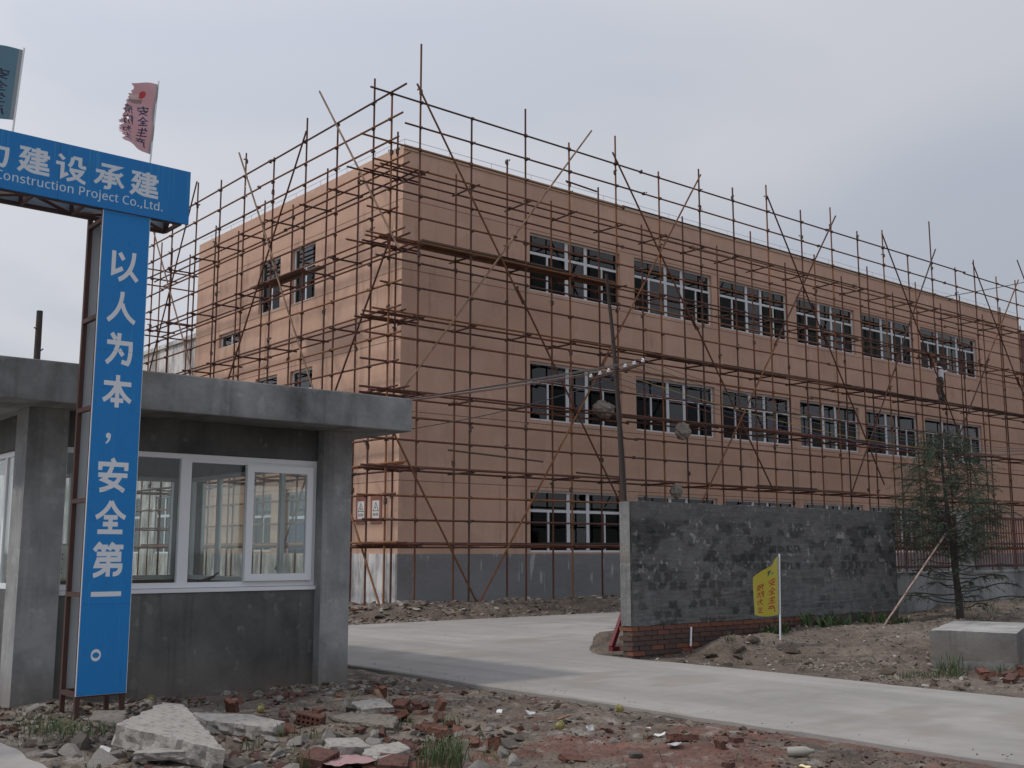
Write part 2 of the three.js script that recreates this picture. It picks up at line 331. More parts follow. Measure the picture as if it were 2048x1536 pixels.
function paving(name, label, pts) {
  const out = [];
  for (let i = 0; i < pts.length; i++) {
    const a = pts[i], b = pts[(i + 1) % pts.length], L = Math.hypot(b[0] - a[0], b[1] - a[1]), n = Math.min(300, Math.max(1, Math.round(L / 0.14)));
    for (let k = 0; k < n; k++) {
      const t = k / n; let x = lerp(a[0], b[0], t), z = lerp(a[1], b[1], t);
      if (a[2]) { if (Math.abs(b[0] - a[0]) < 0.5) x += edgeN(z, a[2]); else z += edgeN(x, a[2]); }
      out.push(new THREE.Vector2(x, -z));
    }
  }
  const g = new THREE.ExtrudeGeometry(new THREE.Shape(out), { depth: 0.3, bevelEnabled: true, bevelSize: 0.015, bevelThickness: 0.015, bevelSegments: 1, bevelOffset: -0.015 });
  g.rotateX(-Math.PI / 2); g.translate(0, -0.29, 0);
  return tag(mesh(name, g, M.road), label, null, null, 'structure');
}
paving('road', 'pale dusty concrete road passing between guard house and wall', [[ROAD_L, 34, 3.5], [ROAD_L, -34], [-4.2, -34], [-4.2, 3.7], [40, 3.7], [40, 7.6, 21.5], [-0.4, 7.6], ...Array.from({ length: 30 }, (_, i) => { const z = 7.8 + i * 0.14; return [rightEdge(z) + edgeN(z, 9.5), z]; }), [ROAD_R, 12.0, 9.5], [ROAD_R, 34]]);
paving('entrance_road', 'corner of a concrete drive at the lower left', [[-19, 34], [-19, -10], [LEFT_ROAD, -10, 31.5], [LEFT_ROAD, 34]]);

// ------------------------------------------------------------------ the three-storey building
const B = tag(group('school_building', 0, 0, 0), 'peach rendered three storey building wrapped in rusty scaffolding', 'building');
function wallPanel(w, y0, y1, holes, depth) {
  const s = new THREE.Shape([[0, y0], [w, y0], [w, y1], [0, y1]].map((p) => new THREE.Vector2(...p)));
  for (const [a, b, c, d] of holes) s.holes.push(new THREE.Path([[a, b], [a, d], [c, d], [c, b]].map((p) => new THREE.Vector2(...p))));
  return new THREE.ExtrudeGeometry(s, { depth, bevelEnabled: false });
}
const ROWS = [[1.44, 3.12], [5.05, 6.69], [8.70, 10.37]];
const COLS = [[4.31, 7.91], [8.52, 12.15], [12.54, 16.2], [16.71, 20.3], [20.76, 24.35], [24.9, 29.4]];
const LEN = 33.4, DEP = 12.4, TOP = 11.78;
{
  const holes = []; for (const [a, c] of COLS) for (const [b, d] of ROWS) holes.push([a, b, c, d]);
  const g = wallPanel(LEN, 1.40, TOP, holes, 0.24); g.translate(0, 0, -0.24);
  // the short wall covers the first 0.24 m
  mesh('front_wall', g, M.peach, B);
}
const SIDE = [[6.49, 8.68, 7.85, 10.32], [4.41, 8.64, 5.79, 10.33], [9.06, 8.0, 10.56, 8.46], [6.49, 5.05, 7.88, 6.67], [4.41, 5.05, 5.71, 6.64], [6.6, 1.46, 7.9, 3.12]];
{
  const g = wallPanel(DEP - 0.24, 1.40, TOP, [...SIDE, [4.45, 1.401, 5.75, 3.12]].map(([a, b, c, d]) => [a - 0.24, b === 1.401 ? 1.42 : b, c - 0.24, d]), 0.24);
  g.rotateY(Math.PI / 2); g.translate(0, 0, -0.24);
  mesh('side_wall', g, M.peach, B);
}
mesh('plinth', merge([box(-0.012, -0.6, -0.06, LEN, 1.40, 0.012)]), M.plinth, B).userData.label = 'dark grey rendered plinth streaked with lime';
mesh('side_plinth', box(-0.014, -0.6, -DEP, 0.25, 1.403, -0.063), M.palePlinth, B).userData.label = 'pale plastered side plinth';
mesh('parapet_coping', box(0.0, TOP, -0.24, LEN, 11.90, 0.03), M.tan, B); mesh('side_parapet', box(0.0, TOP, -DEP, 0.24, 11.895, -0.243), M.peach, B);
mesh('roof', box(0.26, 10.9, -DEP + 0.2, LEN - 0.2, 11.05, -0.26), M.interior, B);
mesh('rear_wall', merge([box(0.243, -0.5, -DEP, LEN, TOP, -DEP + 0.2), box(LEN - 0.24, 1.4, -DEP + 0.21, LEN - 0.003, TOP - 0.003, -0.245)]), M.peach, B);
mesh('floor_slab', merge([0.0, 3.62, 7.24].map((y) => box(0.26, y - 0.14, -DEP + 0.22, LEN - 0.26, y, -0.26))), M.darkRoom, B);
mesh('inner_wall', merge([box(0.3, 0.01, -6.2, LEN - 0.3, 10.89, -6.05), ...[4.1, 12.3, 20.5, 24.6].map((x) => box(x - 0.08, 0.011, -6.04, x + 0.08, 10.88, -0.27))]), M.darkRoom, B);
for (const [y, z0] of [[10.45, 0], [6.78, 0], [3.21, 0], [8.6, 0], [4.95, 0]]) {
  const j = mesh('wall_joint', merge([box(0.002, y - 0.008, 0, LEN, y + 0.008, 0.0025), box(-0.0025, y - 0.008, -DEP, 0.0, y + 0.008, -0.001)]), M.joint, B);
}
M.glassClear = new THREE.MeshPhysicalMaterial({ color: lin(0.55, 0.58, 0.58), roughness: 0.03, transmission: 1, thickness: 0, ior: 1.18 });
const paneGeo = new THREE.BoxGeometry(1, 1, 0.006);
function makeWindow(parent, w, h, spec) { // local: x 0..w, y 0..h, z towards the outside
  const win = group('window', 0, 0, 0, 0, parent), f = 0.055, fr = [];
  fr.push(box(0, 0, -0.035, f, h, 0.035), box(w - f, 0, -0.035, w, h, 0.035), box(f, 0, -0.032, w - f, f, 0.032), box(f, h - f, -0.032, w - f, h, 0.032));
  for (const [x, t, y0, y1] of spec.v) fr.push(box(x - t / 2, (y0 ?? f), -0.028, x + t / 2, (y1 ?? h - f), 0.028));
  for (const [x0, x1, y, t] of spec.h) fr.push(box(x0, y - t / 2, -0.024, x1, y + t / 2, 0.024));
  mesh('frame', merge(fr), M.white, win);
  for (const [x0, y0, x1, y1, k, dz] of spec.panes) { const p = mesh('pane', paneGeo, k === 0 ? M.glassClear : k === 2 ? M.glass : M.glassTint, win); p.position.set((x0 + x1) / 2, (y0 + y1) / 2, dz ?? 0); p.scale.set(x1 - x0, y1 - y0, 1); }
  return win;
}
function frontSpec(w, h, i) {
  const f = 0.055, a = 0.415 * w, b = 0.625 * w, ty = h * 0.67, ml = a * 0.5, mr = (b + w) / 2, dk = (k) => (hash3(i, k, 5) < 0.92 ? 0 : 1);
  return {
    v: [[a, 0.12], [b, 0.11], [ml, 0.06, f, ty], [mr, 0.05, f, ty]], h: [[f, w - f, ty, 0.075]],
    panes: [[f, ty, a, h - f, 1], [a, ty, b, h - f, 1], [b, ty, w - f, h - f, 1], [f, f, ml, ty, dk(1)], [ml, f, a, ty, dk(2), 0.01], [a, f, b, ty, 1], [b, f, mr, ty, dk(3)], [mr, f, w - f, ty, dk(4) , 0.01]],
  };
}
COLS.forEach(([x0, x1], ci) => ROWS.forEach(([y0, y1], ri) => {
  const w = x1 - x0, h = y1 - y0; let spec = frontSpec(w, h, ci * 3 + ri);
  if (ci === 5) { const f = 0.055, ty = h * 0.67, a = w / 3, b = w * 2 / 3; spec = { v: [[a, 0.12], [b, 0.12], [a / 2, 0.05, f, ty], [a * 1.5, 0.05, f, ty], [b + a / 2, 0.05, f, ty]], h: [[f, w - f, ty, 0.075]], panes: [0, 1, 2].map((k) => [a * k + 0.03, ty, a * (k + 1) - 0.03, h - f, 1]).concat([0, 1, 2, 3, 4, 5].map((k) => [a * k / 2 + 0.02, f, a * (k + 1) / 2 - 0.02, ty, [0, 0, 0, 1, 0, 0][k]])) }; }
  const win = makeWindow(B, w, h, spec); win.position.set(x0, y0, -0.13);
}));
function sideSpec(w, h) {
  const f = 0.055, ty = h > 1 ? h * 0.62 : h - f, m = w / 2;
  return { v: [[m, 0.06, f, ty]], h: h > 1 ? [[f, w - f, ty, 0.07]] : [], panes: [[f, f, m, ty, h > 1 ? 0 : 1], [m, f, w - f, ty, h > 1 ? 0 : 1, 0.01], ...(h > 1 ? [[f, ty, w - f, h - f, 1]] : [])] };
}
for (const [a, b, c, d] of SIDE) { const win = makeWindow(B, c - a, d - b, sideSpec(c - a, d - b)); win.position.set(0.13, b, -a); win.rotation.y = -Math.PI / 2; win.position.z = -c; }
{ // blue side entrance under a top light
  const d = group('door', 0.13, 1.42, -5.75, -Math.PI / 2, B); d.userData.label = 'dark blue door leaf with a light above';
  mesh('door_leaf', merge([box(0.06, 0, -0.03, 1.24, 0.95, 0.03), box(0.2, 0.15, 0.03, 1.1, 0.8, 0.045)]), std({ color: lin(0.02, 0.06, 0.13), roughness: 0.5 }), d);
  mesh('frame', merge([box(0, 0, -0.035, 0.06, 1.7, 0.035), box(1.24, 0, -0.035, 1.3, 1.7, 0.035), box(0.06, 0.95, -0.032, 1.24, 1.03, 0.032), box(0.06, 1.63, -0.032, 1.24, 1.7, 0.032)]), M.white, d);
  const p = mesh('pane', paneGeo, M.glassTint, d); p.position.set(0.65, 1.33, 0); p.scale.set(1.18, 0.6, 1);
}
{ // thin lightning conductor round the roof edge
  const l = group('roof_rail', 0, 0, 0, 0, B), parts = [];
  const wireY = 12.1; parts.push(rod(v3(0.1, wireY, -0.1), v3(LEN, wireY, -0.1), 0.007), rod(v3(0.1, wireY, -0.1), v3(0.1, wireY, -DEP), 0.007));
  for (let x = 0.1; x < LEN; x += 1.45) parts.push(rod(v3(x, 11.9, -0.1), v3(x, wireY, -0.1), 0.007));
  for (let z = -1.5; z > -DEP; z -= 1.45) parts.push(rod(v3(0.1, 11.9, z), v3(0.1, wireY, z), 0.007));
  mesh('conductor_wire', merge(parts), std({ color: lin(0.45, 0.46, 0.47), roughness: 0.4, metalness: 0.4 }), l);
}
{ // two warning plates
  const sg = (k) => canvasTex(256, 448, (g, w, h) => {
    g.fillStyle = '#dcdad6'; g.fillRect(0, 0, w, h); speckle(g, w, h, 60, 0.06);
    g.strokeStyle = '#3a3534'; g.lineWidth = 20; g.lineJoin = 'round'; g.beginPath(); g.moveTo(128, 50); g.lineTo(226, 262); g.lineTo(30, 262); g.closePath(); g.stroke();
    g.fillStyle = '#3a3534'; g.beginPath();
    if (k) { g.moveTo(140, 120); g.lineTo(100, 190); g.lineTo(124, 190); g.lineTo(112, 244); g.lineTo(158, 172); g.lineTo(132, 172); } else { g.arc(128, 140, 13, 0, 7); g.moveTo(118, 160); g.lineTo(140, 160); g.lineTo(164, 236); g.lineTo(142, 236); g.lineTo(128, 200); g.lineTo(112, 236); g.lineTo(92, 236); }
    g.fill(); g.strokeStyle = '#55504e'; g.lineWidth = 9;
    for (let c = 0; c < 4; c++) { const x = 30 + c * 52; g.beginPath(); for (let q = 0; q < 3; q++) { g.moveTo(x, 320 + q * 26); g.lineTo(x + 38, 320 + q * 26); g.moveTo(x + 8 + q * 12, 310); g.lineTo(x + 8 + q * 12, 388); } g.stroke(); }
  });
  [[-1.84, 'white warning plate with a black triangle, farther from the building corner'], [-1.14, 'white warning plate with a black triangle, nearer to the building corner']].forEach(([z, lab], k) => {
    const s = tag(group('warning_sign', -0.004, 2.29, z, -Math.PI / 2), lab, 'sign');
    mesh('backing_board', box(-0.08, -0.13, 0, 0.42, 0.56, 0.018), std({ color: lin(0.30, 0.125, 0.095) }), s);
    const p = mesh('plate', new THREE.PlaneGeometry(0.32, 0.45), std({ map: sg(k), roughness: 0.5 }), s); p.position.set(0.17, 0.225, 0.022);
  });
}
{ // pale wing behind and dark block at the far right end
  const w = tag(group('pale_building', 0.25, 0, -12.6), 'pale cream building standing behind the peach one', 'building');
  const holes = [[1.0, 1.4, 3.2, 3.4], [4.6, 1.4, 6.8, 3.4], [1.0, 5.2, 3.2, 7.0], [4.6, 5.2, 6.8, 7.0]];
  const g = wallPanel(26, -0.5, 8.75, holes, 0.24); g.rotateY(Math.PI / 2);
  mesh('wall', g, M.paleWall, w); mesh('roof', merge([box(-0.08, 8.752, -26, 9, 8.9, 0.05)]), M.paleWall, w);
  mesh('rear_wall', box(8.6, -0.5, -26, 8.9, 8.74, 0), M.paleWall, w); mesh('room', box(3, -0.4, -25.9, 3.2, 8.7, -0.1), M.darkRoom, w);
  for (const [a, b, c, d] of holes) { const k = makeWindow(w, c - a, d - b, { v: [[0.75, 0.09], [1.45, 0.09]], h: [[0.055, 2.145, 1.3, 0.09]], panes: [[0.05, 0.05, 2.15, d - b - 0.05, 1]] }); k.position.set(0.1, b, -c); k.rotation.y = -Math.PI / 2; }
  const e = tag(group('adjoining_block', LEN + 0.05, 0, 0), 'dark red brown wing at the far right end of the facade', 'building');
  mesh('wall', wallPanel(14, -0.5, 11.7, [[2, 1.44, 5.6, 3.1], [2, 5.05, 5.6, 6.69], [2, 8.7, 5.6, 10.3]], 0.3).translate(0, 0, -1.5), std({ color: lin(0.16, 0.075, 0.07), bumpMap: bumpFine, bumpScale: 0.003 }), e);
  mesh('downpipe', rod(v3(0.35, 0, -1.1), v3(0.35, 11.6, -1.1), 0.06), std({ color: lin(0.08, 0.05, 0.06) }), e);
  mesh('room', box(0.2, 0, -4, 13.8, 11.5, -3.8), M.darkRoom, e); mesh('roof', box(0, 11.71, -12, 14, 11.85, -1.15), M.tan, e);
  for (const [b, d] of [[1.44, 3.1], [5.05, 6.69], [8.7, 10.3]]) { const k = makeWindow(e, 3.6, d - b, frontSpec(3.6, d - b, 77)); k.position.set(2, b, -1.36); }
}

// ------------------------------------------------------------------ scaffolding
const S = tag(group('scaffolding', 0, 0, 0), 'rusty steel tube scaffolding around two faces of the peach building', 'scaffolding');
const PL = [1.57, 3.35, 5.1, 6.93, 8.73, 10.5], MD = [2.17, 2.74, 3.99, 4.52, 5.77, 6.4, 7.62, 8.24, 9.36, 9.92, 11.08, 11.65, 12.29];
const joints = []; // coupler positions with a direction
const R = 0.025;
const rusty = () => M.rust[Math.floor(rnd() * 4.6)];
{
  const FX = [-0.67, 0.91, 2.7, 4.26, 6.05, 7.83, 9.63, 11.23, 12.94, 14.76, 16.48, 18.06, 19.68, 21.32, 23.0, 24.76, 26.26, 28.05, 29.69, 31.4, 33.1, 34.8];
  const FT = [13.82, 12.34, 13.04, 12.49, 13.13, 12.48, 12.97, 12.73, 13.19, 12.72, 13.16, 12.62, 12.97, 12.33, 13.94, 12.43, 12.99, 12.6, 12.71, 12.9, 12.5, 12.7];
  const SZ = [0.92, -0.79, -2.39, -4.21, -5.97, -7.59, -9.27, -11.15, -12.64], ST = [12.95, 12.31, 12.97, 12.38, 13.01, 12.62, 12.98, 12.5, 12.5];
  const OZ = 1.7, IZ = 1.0, OX = -1.5, IX = -0.85;
  const upright = (x, z, top, mat) => { const t = rr(-0.012, 0.012); tubeMesh('upright_tube', v3(x + t, gh(x, z) - 0.05, z + rr(-0.01, 0.01)), v3(x, top, z), R, mat || rusty(), S); for (let y = 2.2 + rr(0, 2.5); y < top; y += rr(3.5, 5.5)) joints.push([x, y, z, 1]); };
  upright(OX, OZ, 12.33, M.rust[3]);
  FX.forEach((x, i) => { upright(x, OZ, FT[i]); if (x > -0.3) upright(x + rr(-0.05, 0.05), IZ, i % 2 ? 11.05 + rr(-0.06, 0.1) : 11.72 + rr(-0.08, 0.1)); });
  SZ.forEach((z, i) => { upright(OX, z, ST[i]); if (z < 0.5) upright(IX, z + rr(-0.05, 0.05), i % 2 ? 11.15 : 11.7); });
  upright(IX, IZ, 11.72, M.rust[1]);
  for (const x of [-0.85, 0.9, 2.7]) upright(x, -13.6, 12.1);
  // long tubes in runs of about six metres, ends lapping
  const run = (axis, from, to, y, other, jitter, len) => {
    let s = from; const dir = Math.sign(to - from);
    while ((to - s) * dir > 0.3) {
      const e = Math.abs(to - s) < len * 1.25 ? to : s + dir * (len + rr(-0.8, 0.4)), y0 = y + rr(-jitter, jitter), y1 = y + rr(-jitter, jitter), o = other + (rnd() < 0.5 ? 0 : 0.0);
      const a = axis === 'x' ? v3(s, y0, o) : v3(o, y0, s), b = axis === 'x' ? v3(e, y1, o) : v3(o, y1, e);
      tubeMesh('ledger_tube', a, b, R, rusty(), S);
      if (e !== to) joints.push([(axis === 'x' ? e : o), y1, (axis === 'x' ? o : e), 2]);
      s = e === to ? to : e - dir * rr(0.0, 0.05);
    }
  };
  const FE = 36;
  for (const y of MD) { // handrails and mid rails, outer face only
    const gap = y === 11.65;
    run('x', gap ? -1.15 : -1.5 - rr(0.25, 0.9), FE, y, OZ + 0.05, 0.03, 9);
    run('z', 1.7 + rr(0.3, 0.7), -13.5 - rr(0, 0.4), y + 0.02, OX - 0.05, 0.03, 7);
    for (const x of FX) joints.push([x, y, OZ + 0.025, 0]);
    for (const z of [OZ, ...SZ]) joints.push([OX - 0.025, y, z, 0]);
  }
  PL.forEach((y, li) => {
    run('x', -1.5 - rr(0.3, 0.8), FE, y + 0.05, OZ + 0.05, 0.025, 10);
    run('x', -1.3 - rr(0, 1.2), FE, y, IZ - 0.05, 0.025, 10);
    run('x', -1.7 - rr(0, 0.3), FE, y + 0.075, 1.36, 0.02, 12);
    run('z', 2.0 + rr(0.1, 0.6), -13.6, y + 0.07, OX - 0.05, 0.025, 7); run('z', 1.8, -13.4, y + 0.02, IX + 0.05, 0.03, 7);
    run('z', 1.9 + rr(0, 0.3), -13.3, y + 0.1, -1.17, 0.02, 16);
    for (const x of FX) { const xx = x + 0.055; tubeMesh('cross_tube', v3(xx, y + rr(-0.02, 0.01), OZ + rr(0.12, 0.32)), v3(xx + rr(-0.04, 0.04), y + rr(-0.02, 0.01), IZ - rr(0.1, 0.28)), R, M.rust[rnd() < 0.5 ? 2 : 4], S); joints.push([x + 0.03, y, OZ, 0], [x + 0.03, y, IZ, 0]); }
    for (const z of SZ) { const zz = z + 0.055; tubeMesh('cross_tube', v3(OX - rr(0.12, 0.3), y + 0.01, zz), v3(IX + rr(0.1, 0.26), y + 0.01, zz + rr(-0.03, 0.03)), R, M.rust[rnd() < 0.5 ? 2 : 4], S); joints.push([OX, y, z + 0.03, 0], [IX, y, z + 0.03, 0]); }
    for (let k = 0; k < 2; k++) tubeMesh('cross_tube', v3(-1.75 - k * 0.12, y + 0.03, [1.62, 1.08][k]), v3(-0.45 + k * 0.2, y + 0.03, [1.62, 1.08][k]), R, M.rust[2], S);
    // rear scaffold seen past the far end
    tubeMesh('ledger_tube', v3(-2.1, y + 0.02, -13.55), v3(4.2, y + 0.02, -13.55), R, rusty(), S);
    tubeMesh('ledger_tube', v3(-1.9, y + 0.6, -13.65), v3(4.2, y + 0.6, -13.65), R, rusty(), S);
  });
  run('x', -2.4, FE, 0.24, OZ + 0.05, 0.05, 8); run('x', -1.9, FE, 0.2, IZ - 0.05, 0.05, 8); run('z', 2.1, -13.5, 0.2, OX - 0.05, 0.05, 7);
  // diagonal braces on the outer faces
  const br = (a, b, m) => { const d = b.clone().sub(a), n = Math.max(1, Math.round(d.length() / 6.5)), dn = d.clone().normalize(); for (let k = 0; k < n; k++) { const p = a.clone().addScaledVector(d, k / n).addScaledVector(dn, k ? -0.45 : 0), q = a.clone().addScaledVector(d, (k + 1) / n); const off = k % 2 ? 0.05 : 0; if (Math.abs(d.z) < 0.1) { p.z += off; q.z += off; } else { p.x -= off; q.x -= off; } tubeMesh('diagonal_brace', p, q, R, m || rusty(), S); if (k) joints.push([p.x, p.y, p.z, 2], [p.x + dn.x * 0.4, p.y + dn.y * 0.4, p.z + dn.z * 0.4, 2]); } };
  const f = (x0, y0, x1, y1, m) => br(v3(x0, y0, 1.80), v3(x1, y1, 1.80), m), s = (z0, y0, z1, y1, m) => br(v3(-1.60, y0, z0), v3(-1.60, y1, z1), m);
  f(-0.85, 12.71, 5.92, 2.71); f(5.03, 13.0, -1.19, 5.13, M.bamboo); f(5.84, 12.57, 12.62, 3.26); f(9.61, 12.76, 0.93, 0.0, M.rust[3]); f(12.85, 12.78, 18.76, 3.73, M.rust[2]); f(16.65, 12.87, 9.22, 2.86);
  f(19.52, 12.77, 25.3, 3.88, M.rust[2]); f(23.19, 12.86, 16.79, 3.4); f(25.99, 12.82, 32.5, 3.4); f(29.8, 12.72, 22.99, 4.53); f(29.8, 13.58, 36, 5); f(-1.35, 4.12, 1.3, -0.1, M.rust[3]);
  s(-1.61, 13.44, 2.24, 8.35, M.bamboo); s(1.92, 8.75, -0.5, 5.25, M.rust[2]); s(-2.25, 12.54, -6.48, 6.19, M.rust[2]); s(-6.25, 13.08, -1.0, 4.8, M.bamboo); s(-9.15, 12.97, -12.28, 7.28, M.rust[2]); s(-12.55, 12.17, -8.72, 6.6, M.bamboo); s(0.12, 2.79, 1.96, -0.15, M.rust[3]); s(-0.5, 5.25, -3.2, 1.0, M.rust[1]);
  // loose extra tubes hung on the rails
  tubeMesh('ledger_tube', v3(4.05, 11.33, 1.8), v3(5.2, 11.28, 1.8), R, M.rust[2], S);
  tubeMesh('ledger_tube', v3(0.2, 3.84, 1.78), v3(3.2, 3.72, 1.78), R * 0.9, M.coupler, S); tubeMesh('ledger_tube', v3(4.9, 3.55, 1.2), v3(6.6, 3.5, 1.2), R * 0.9, M.coupler, S);
  // boards and bamboo mats
  const board = (x0, x1, y, z, w, m) => mesh('platform_board', new THREE.BoxGeometry(x1 - x0, 0.045, w), m || M.board[Math.floor(rnd() * 3)], S).position.set((x0 + x1) / 2, y + rr(-0.01, 0.012), z);
  for (const [x0, x1] of [[-0.5, 2.4], [2.1, 4.4], [4.2, 6.0]]) for (const z of [1.12, 1.35, 1.58]) board(x0 + rr(-0.2, 0.2), x1, 8.87, z, 0.22);
  for (const [y, from] of [[5.2, 6], [7.03, 4.5], [3.45, 9], [8.84, 30], [1.68, 3.9]]) for (let x = from; x < (y < 2 ? 7.2 : 35); x += 3.1) for (const z of [1.32, 1.58]) if (rnd() < (y > 5 ? 0.7 : 0.5)) board(x + rr(-0.3, 0.2), x + 3.1 + rr(-0.2, 0.4), y + (z - 1.38) * rr(-0.06, 0.06), z, 0.18);
  for (let x = 8.5; x < 33; x += 3.2) for (const [y, z] of [[8.84, 1.3], [10.62, 1.3]]) if (rnd() < 0.7) { const m = mesh('bamboo_pole', unitTube, M.bamboo, S); const a = v3(x, y + 0.02, z + rr(-0.15, 0.2)), b = v3(x + 3.4, y + 0.02, z + rr(-0.15, 0.2)), d = b.clone().sub(a), l = d.length(); m.position.copy(a).addScaledVector(d, 0.5); m.scale.set(0.028, l, 0.028); m.quaternion.setFromUnitVectors(UP, d.divideScalar(l)); }
  const boardZ = (z0, z1, y, x) => mesh('platform_board', new THREE.BoxGeometry(0.22, 0.045, z1 - z0), M.board[Math.floor(rnd() * 3)], S).position.set(x, y, (z0 + z1) / 2);
  boardZ(-5.6, -2.8, 8.90, -1.3); boardZ(-5.2, -2.2, 8.90, -1.06);
  // couplers, far too many and small to tell apart
  const cg = merge([rod(v3(0, -0.04, 0), v3(0, 0.04, 0), 0.036, 0.036, 7), rod(v3(-0.042, 0, 0.03), v3(0.042, 0, 0.03), 0.036, 0.036, 7), rod(v3(0.03, 0.03, -0.05), v3(0.085, 0.03, -0.03), 0.014, 0.014, 5)]);
  const im = new THREE.InstancedMesh(cg, M.coupler, joints.length); im.name = 'coupler'; im.userData.kind = 'stuff'; im.castShadow = im.receiveShadow = true;
  const o = new THREE.Object3D();
  joints.forEach(([x, y, z, k], i) => { o.position.set(x + rr(-0.01, 0.01), y, z); o.rotation.set(0, rr(0, 6.3), 0); if (k === 1) o.scale.set(0.85, 1.8, 0.85); else if (k === 2) o.scale.set(1, 1, 1); else o.scale.setScalar(rr(0.85, 1.1)); o.updateMatrix(); im.setMatrixAt(i, o.matrix); });
  S.add(im);
}

// ------------------------------------------------------------------ guard house
{
  const G = tag(group('guard_house', -10.42, 0, 9.8), 'unfinished grey concrete guard house with white sliding windows behind the blue sign', 'guard house');
  const L = (x) => x + 10.42, Z = (z) => z - 9.8; // world to local
  const lb = (x0, y0, z0, x1, y1, z1) => box(L(x0), y0, Z(z0), L(x1), y1, Z(z1));
  for (const [x0, x1] of [[-12.24, -11.86], [-9.02, -8.65]]) for (const [z0, z1] of [[11.48, 11.85], [7.6, 7.97]]) {
    const c = lb(x0, -0.4, z0, x1, 2.822, z1); mesh('column', c, M.concrete, G);
  }
  { // slab with slightly worn edges
    const s = new THREE.Shape([[-12.74, -12.33], [-8.15, -12.33], [-8.15, -7.1], [-12.74, -7.1]].map(([x, z]) => new THREE.Vector2(L(x), z + 9.8)));
    const g = new THREE.ExtrudeGeometry(s, { depth: 0.36, bevelEnabled: true, bevelSize: 0.012, bevelThickness: 0.012, bevelSegments: 2, bevelOffset: -0.012 });
    g.rotateX(-Math.PI / 2); g.translate(0, 2.835, 0); mesh('roof_slab', uvBox(g), M.concrete, G);
  }
  const y0 = 1.075, y1 = 2.47;
  const walls = [[-11.862, 11.54, -9.018, 11.72, 'f'], [-11.862, 7.72, -9.018, 7.9, 'b'], [-12.12, 7.97, -11.94, 11.48, 'l'], [-8.95, 7.97, -8.77, 11.48, 'r']];
  for (const [x0, z0, x1, z1] of walls) { mesh('lower_wall', lb(x0, -0.4, z0, x1, y0, z1), M.darkConcrete, G); mesh('lintel', lb(x0, y1 + 0.01, z0, x1, 2.823, z1), M.darkConcrete, G); }
  mesh('floor', lb(-11.93, -0.1, 7.91, -8.96, 0.04, 11.53), M.interior, G);
  // front window: fixed light, mullion, sliding light and a proud outer sash
  const fw = makeWindow(G, 2.842, y1 - y0, {
    v: [[1.29, 0.115], [2.02, 0.07]], h: [[1.34, 2.8, 1.335, 0.05]],
    panes: [[0.05, 0.05, 1.24, 1.34, 2], [1.34, 0.05, 2.0, 1.34, 2]],
  });
  fw.position.set(L(-11.861), y0 + 0.005, Z(11.66));
  const sash = mesh('sash', merge([box(1.965, 0.06, 0.036, 2.045, 1.31, 0.085), box(2.70, 0.06, 0.036, 2.775, 1.31, 0.085), box(2.045, 0.06, 0.037, 2.70, 0.135, 0.084), box(2.045, 1.235, 0.037, 2.70, 1.31, 0.084)]), M.white, fw);
  const sp = mesh('pane', paneGeo, M.glass, fw); sp.position.set(2.37, 0.685, 0.06); sp.scale.set(0.66, 1.1, 1);
  mesh('sill_ledge', box(-0.0, -0.045, 0.036, 2.84, -0.004, 0.075), M.white, fw);
  const bw = makeWindow(G, 2.842, y1 - y0, { v: [[0.72, 0.07], [1.42, 0.11], [2.12, 0.07]], h: [], panes: [[0.05, 0.05, 0.72, 1.34, 2], [0.72, 0.05, 1.4, 1.34, 2, 0.012], [1.44, 0.05, 2.12, 1.34, 2], [2.12, 0.05, 2.79, 1.34, 2, 0.012]] });
  bw.position.set(L(-11.861), y0 + 0.005, Z(7.8));
  for (const [x, lab] of [[-12.04, 'left'], [-8.86, 'right']]) {
    const sw = makeWindow(G, 3.5, y1 - y0, { v: [[0.88, 0.07], [1.75, 0.11], [2.62, 0.07]], h: [], panes: [[0.05, 0.05, 0.88, 1.34, 2], [0.88, 0.05, 1.72, 1.34, 2, 0.012], [1.78, 0.05, 2.62, 1.34, 2], [2.62, 0.05, 3.45, 1.34, 2, 0.012]] });
    sw.rotation.y = -Math.PI / 2; sw.position.set(L(x), y0 + 0.005, Z(7.975));
  }
  // things on and in it
  const n = tag(group('notice', -11.93, 1.19, 11.585), 'white notice with two lines of characters inside the guard house window', 'notice');
  mesh('notice_frame', box(-0.02, -0.02, -0.012, 0.40, 0.34, 0), std({ color: lin(0.5, 0.42, 0.30) }), n);
  const np = mesh('paper', new THREE.PlaneGeometry(0.38, 0.32), std({ map: canvasTex(256, 216, (g, w, h) => { g.fillStyle = '#dcdcd4'; g.fillRect(0, 0, w, h); g.strokeStyle = '#26332e'; [['长', 46, 26], ['鸣', 150, 26], ['幸', 46, 124], ['福', 150, 124]].forEach(([c, x, y]) => glyph(g, c, x, y, 72, 68, 11)); }) }), n); np.position.set(0.19, 0.16, 0.003);
  const st = tag(group('stapler', -10.25, 1.14, 11.6, 0.35), 'small black handled tool lying on the guard house window sill', 'tool');
  mesh('handle', merge([rod(v3(-0.12, 0, 0), v3(0.1, 0.05, 0), 0.014), rod(v3(0.02, 0.015, 0), v3(0.16, 0.09, 0), 0.008)]), M.wire, st); mesh('grip', box(-0.14, -0.015, -0.02, -0.04, 0.02, 0.02), M.wire, st);
  // poles rising behind the roof
  const p = tag(group('old_post', -10.2, 0, 5), 'dark weathered post rising behind the guard house roof', 'post');
